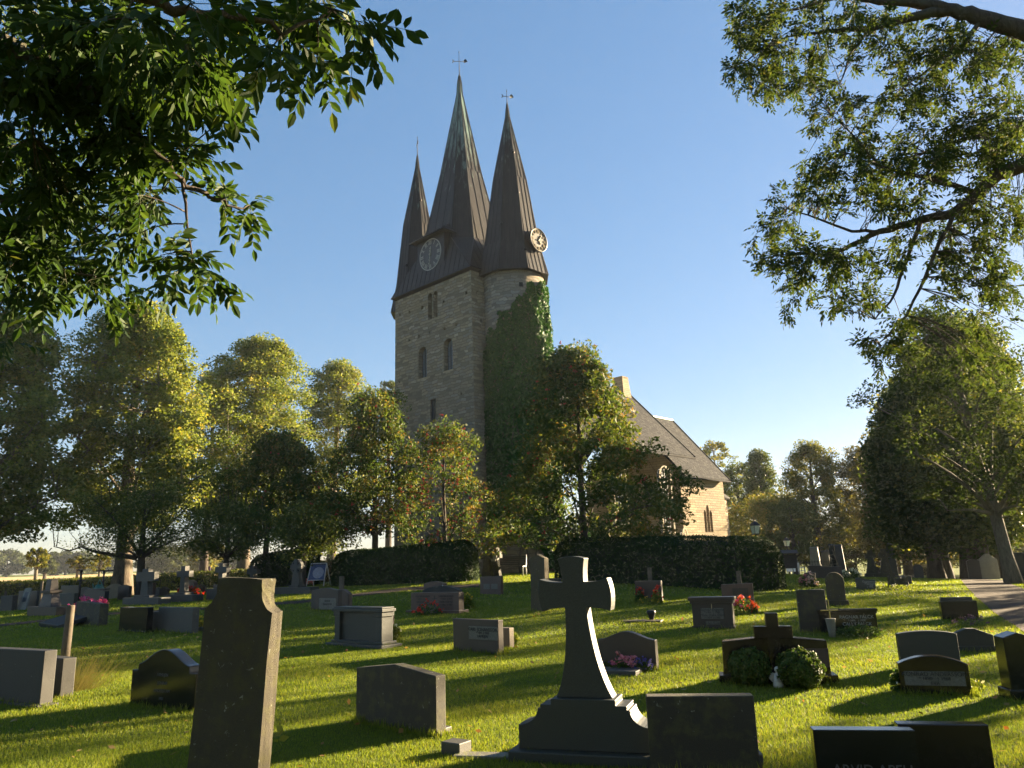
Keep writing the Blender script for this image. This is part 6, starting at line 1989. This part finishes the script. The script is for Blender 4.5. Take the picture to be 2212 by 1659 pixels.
# near ash, its trunk left of and behind the camera
d1 = 5.2
ash('near ash tree whose leafy boughs hang into the upper left of the view', [(-5.6, .3, -.3), (-5.5, .4, 1.5), (-5.2, .7, 4.0), (-4.8, 1.2, 6.5)], [.32, .26, .22, .16],
    [([Vector((-5.2, .7, 4.0)), (-120, 60, 5.0), (20, 98, 5.2), (74, 123, 5.2), (172, 180, 5.2), (262, 250, 5.2), (328, 328, 5.2), (394, 390, 5.2), (451, 426, 5.3), (525, 451, 5.4)], .075, .006),
     ([(394, 392, 5.2), (404, 484, 5.2), (418, 566, 5.2)], .012, .004),
     ([(74, 123, 5.2), (110, 90, 5.0), (170, 72, 4.8), (250, 50, 4.5), (330, 40, 4.2)], .035, .008),
     ([(74, 123, 5.2), (76, 200, 5.2), (72, 300, 5.3)], .018, .006),
     ([Vector((-5.0, .9, 4.8)), (-150, -60, 3.6), (60, -60, 3.5), (200, -20, 3.4), (355, 5, 3.3), (420, 30, 3.3), (540, 40, 3.4), (620, 70, 3.4), (715, 20, 3.4)], .05, .005),
     ([Vector((-5.3, .6, 3.4)), (-140, 210, 5.6), (-5, 192, 5.6), (70, 225, 5.6), (140, 235, 5.6), (235, 245, 5.6)], .04, .006),
     ([Vector((-5.3, .6, 3.2)), (-120, 400, 6.2), (0, 425, 6.2), (100, 470, 6.2), (200, 500, 6.2)], .035, .006),
     ([(0, 425, 6.2), (60, 540, 6.3), (150, 590, 6.4), (250, 600, 6.4)], .02, .005),
     ([Vector((-5.3, .6, 3.0)), (-80, 610, 6.6), (0, 660, 6.8)], .02, .006)],
    [(80, 60, 110, 90, 5.0, 190), (240, 60, 110, 80, 4.4, 170), (60, 200, 100, 80, 5.4, 170), (180, 170, 100, 80, 5.4, 170), (300, 150, 90, 70, 4.6, 130), (400, 110, 90, 80, 4.2, 120),
     (330, 20, 110, 40, 3.4, 50), (460, 55, 80, 60, 3.4, 46), (560, 60, 70, 60, 3.5, 46), (640, 90, 60, 60, 3.6, 34), (715, 30, 38, 45, 3.4, 16), (778, 62, 22, 36, 3.4, 7), (610, 10, 140, 30, 3.6, 50), (670, 150, 26, 30, 3.6, 6), (760, 70, 20, 30, 3.5, 5),
     (260, 240, 90, 70, 5.3, 130), (360, 230, 70, 60, 5.1, 90), (430, 190, 70, 60, 4.6, 80), (500, 210, 50, 50, 4.6, 44), (60, 310, 90, 90, 5.6, 170), (170, 300, 90, 80, 5.6, 150), (250, 340, 80, 70, 5.5, 110), (330, 330, 60, 60, 5.3, 70), (410, 300, 40, 50, 5.2, 50),
     (50, 430, 90, 80, 6.0, 160), (160, 420, 90, 70, 6.0, 150), (250, 430, 70, 60, 5.8, 90), (70, 540, 90, 70, 6.3, 150), (170, 550, 80, 60, 6.3, 120), (230, 610, 46, 50, 6.4, 60), (30, 620, 70, 50, 6.6, 70), (120, 620, 60, 40, 6.4, 60), (300, 400, 50, 40, 5.5, 46), (25, 740, 26, 40, 6.8, 26),
     (480, 430, 60, 30, 5.3, 40), (540, 470, 40, 40, 5.4, 36), (420, 590, 70, 46, 5.2, 62), (360, 570, 30, 26, 5.2, 12), (300, 440, 40, 30, 5.5, 20), (230, 520, 40, 50, 6.0, 40)],
    .24, 5, .100, ASHL, BARKD, 301, False, .006, .35)
# big ash on the right, trunk outside the view
T = [(15.6, 12.4, -.3), (15.3, 12.6, 4), (14.6, 12.9, 9), (14.0, 13.4, 15)]
ash('large ash tree reaching in from the right edge with dark limbs against the sky', T, [.62, .5, .42, .2],
    [([Vector((14.6, 12.9, 9.5)), (2330, 120, 18), (2212, 66, 18), (2120, 40, 17.6), (2060, 22, 17.4), (1990, 10, 17.2), (1900, 4, 17), (1830, -10, 17)], .26, .05),
     ([(2060, 22, 17.4), (1960, 40, 17), (1880, 62, 17), (1790, 66, 17), (1700, 80, 16.8)], .12, .02),
     ([(1880, 62, 17), (1840, 110, 17), (1815, 180, 17)], .035, .012),
     ([(2120, 40, 17.6), (2090, 90, 17.4), (2020, 140, 17.4), (1950, 190, 17.4)], .06, .015),
     ([(1700, 80, 16.8), (1640, 110, 16.6), (1590, 150, 16.6)], .03, .01), ([(1830, -10, 17), (1720, 20, 16.6), (1620, 40, 16.4)], .05, .012),
     ([Vector((15.0, 12.7, 6.5)), (2330, 350, 18), (2212, 356, 18), (2150, 380, 17.8), (2115, 420, 17.6), (2060, 460, 17.4), (1990, 475, 17.2), (1900, 500, 17), (1820, 540, 16.8), (1760, 550, 16.6)], .2, .025),
     ([(2115, 420, 17.6), (2060, 400, 17.4), (1980, 380, 17.2), (1900, 360, 17), (1830, 330, 17)], .07, .015), ([(1900, 360, 17), (1850, 300, 17), (1800, 250, 17)], .03, .01),
     ([(1990, 475, 17.2), (1960, 560, 17), (1930, 640, 17), (1890, 690, 16.8)], .05, .015), ([(2060, 460, 17.4), (2010, 570, 17), (1960, 680, 17), (1900, 740, 17)], .05, .012),
     ([Vector((14.7, 12.8, 8.5)), (2300, 260, 19), (2180, 280, 19), (2080, 300, 18.6), (2000, 330, 18.4)], .1, .02), ([(1900, 500, 17), (1840, 500, 16.8), (1760, 470, 16.6), (1700, 450, 16.6)], .04, .012)],
    [(1620, 40, 66, 60, 16.5, 150), (1620, 120, 66, 60, 16.6, 150), (1700, 60, 70, 60, 16.8, 150), (1720, 150, 60, 50, 16.8, 130), (1640, 180, 50, 40, 16.6, 80), (1690, 205, 40, 28, 16.8, 50), (1800, 30, 80, 60, 17, 140), (1800, 130, 60, 60, 17, 90), (1830, 200, 30, 30, 17, 34), (1760, 210, 30, 40, 17, 44), (1770, 270, 24, 24, 17, 24),
     (1900, 60, 80, 60, 17.2, 150), (2000, 90, 80, 60, 17.6, 150), (2090, 100, 80, 60, 17.8, 150), (2170, 130, 80, 70, 18, 150), (1950, 160, 80, 50, 17.6, 110), (1930, 215, 60, 40, 17.4, 60), (2060, 200, 90, 60, 18, 160), (2160, 230, 80, 70, 18.4, 190), (2110, 300, 100, 60, 18.4, 190), (2000, 280, 70, 50, 18, 100),
     (1880, 240, 40, 40, 17.4, 50), (1840, 290, 46, 50, 17, 70), (1820, 350, 70, 50, 17, 110), (1770, 370, 50, 40, 17, 70), (1900, 340, 80, 50, 17.2, 140), (1990, 350, 80, 50, 17.6, 140), (1760, 430, 60, 30, 16.6, 70), (1700, 430, 40, 26, 16.6, 40), (1860, 420, 70, 40, 17, 110), (1940, 430, 70, 40, 17.2, 100), (2090, 380, 90, 60, 18, 150), (2180, 330, 60, 70, 18.4, 130),
     (1680, 500, 60, 34, 16.6, 80), (1640, 550, 40, 30, 16.6, 50), (1740, 540, 60, 40, 16.8, 80), (1690, 580, 50, 40, 16.8, 70), (1790, 570, 60, 40, 17, 80), (1850, 560, 50, 50, 17, 70), (1720, 640, 46, 46, 17, 70), (1790, 640, 50, 40, 17, 60), (1860, 640, 50, 50, 17, 60), (1930, 560, 50, 60, 17.2, 60), (2000, 540, 60, 60, 17.4, 90), (2080, 500, 80, 60, 18, 120), (2170, 480, 80, 90, 18.4, 180), (2150, 590, 90, 70, 18.4, 150), (2180, 690, 60, 80, 18.6, 110), (2060, 600, 50, 50, 17.6, 50), (1900, 720, 50, 40, 17, 50), (1960, 700, 40, 50, 17.2, 36), (1860, 740, 40, 26, 17, 26), (1880, 790, 30, 24, 17, 16), (2120, 780, 40, 60, 18.2, 50), (2190, 820, 40, 60, 18.6, 60)],
    .27, 5, .115, ASHR, BARKD, 302, True, .010, 1.05)
# the same tree's upper crown, out of the picture, is left to the sky
for i, (x, y, Ht, zb, hw) in enumerate(BEHIND):
    wild(x, y, Ht, zb, hw, 'big leafy tree of the row behind the camera, outside the view', 300 + i, nc=110, lpc=110, tr=.35)
# ------------------------------------------------------------------ the morning air
if HAZE > 0:
    m, t, out = newmat('haze')
    v = nd(t, 'ShaderNodeVolumePrincipled', {'Color': (.82, .90, 1.0, 1), 'Density': HAZE, 'Anisotropy': .15})
    t.links.new(v.outputs[0], out.inputs['Volume'])
    k = MB(); k.box(-420, 420, -60, 460, -3.0, 46)
    tag(k.build('haze', m), 'thin morning haze over the churchyard and fields', 'haze', kind='stuff')
sc.cycles.volume_bounces = 0
sc.cycles.max_bounces = 6
sc.cycles.transparent_max_bounces = 4
sc.cycles.diffuse_bounces = 3
sc.cycles.glossy_bounces = 2
sc.cycles.transmission_bounces = 3
sc.cycles.use_denoising = True
sc.cycles.use_adaptive_sampling = True
sc.cycles.adaptive_threshold = 0.015
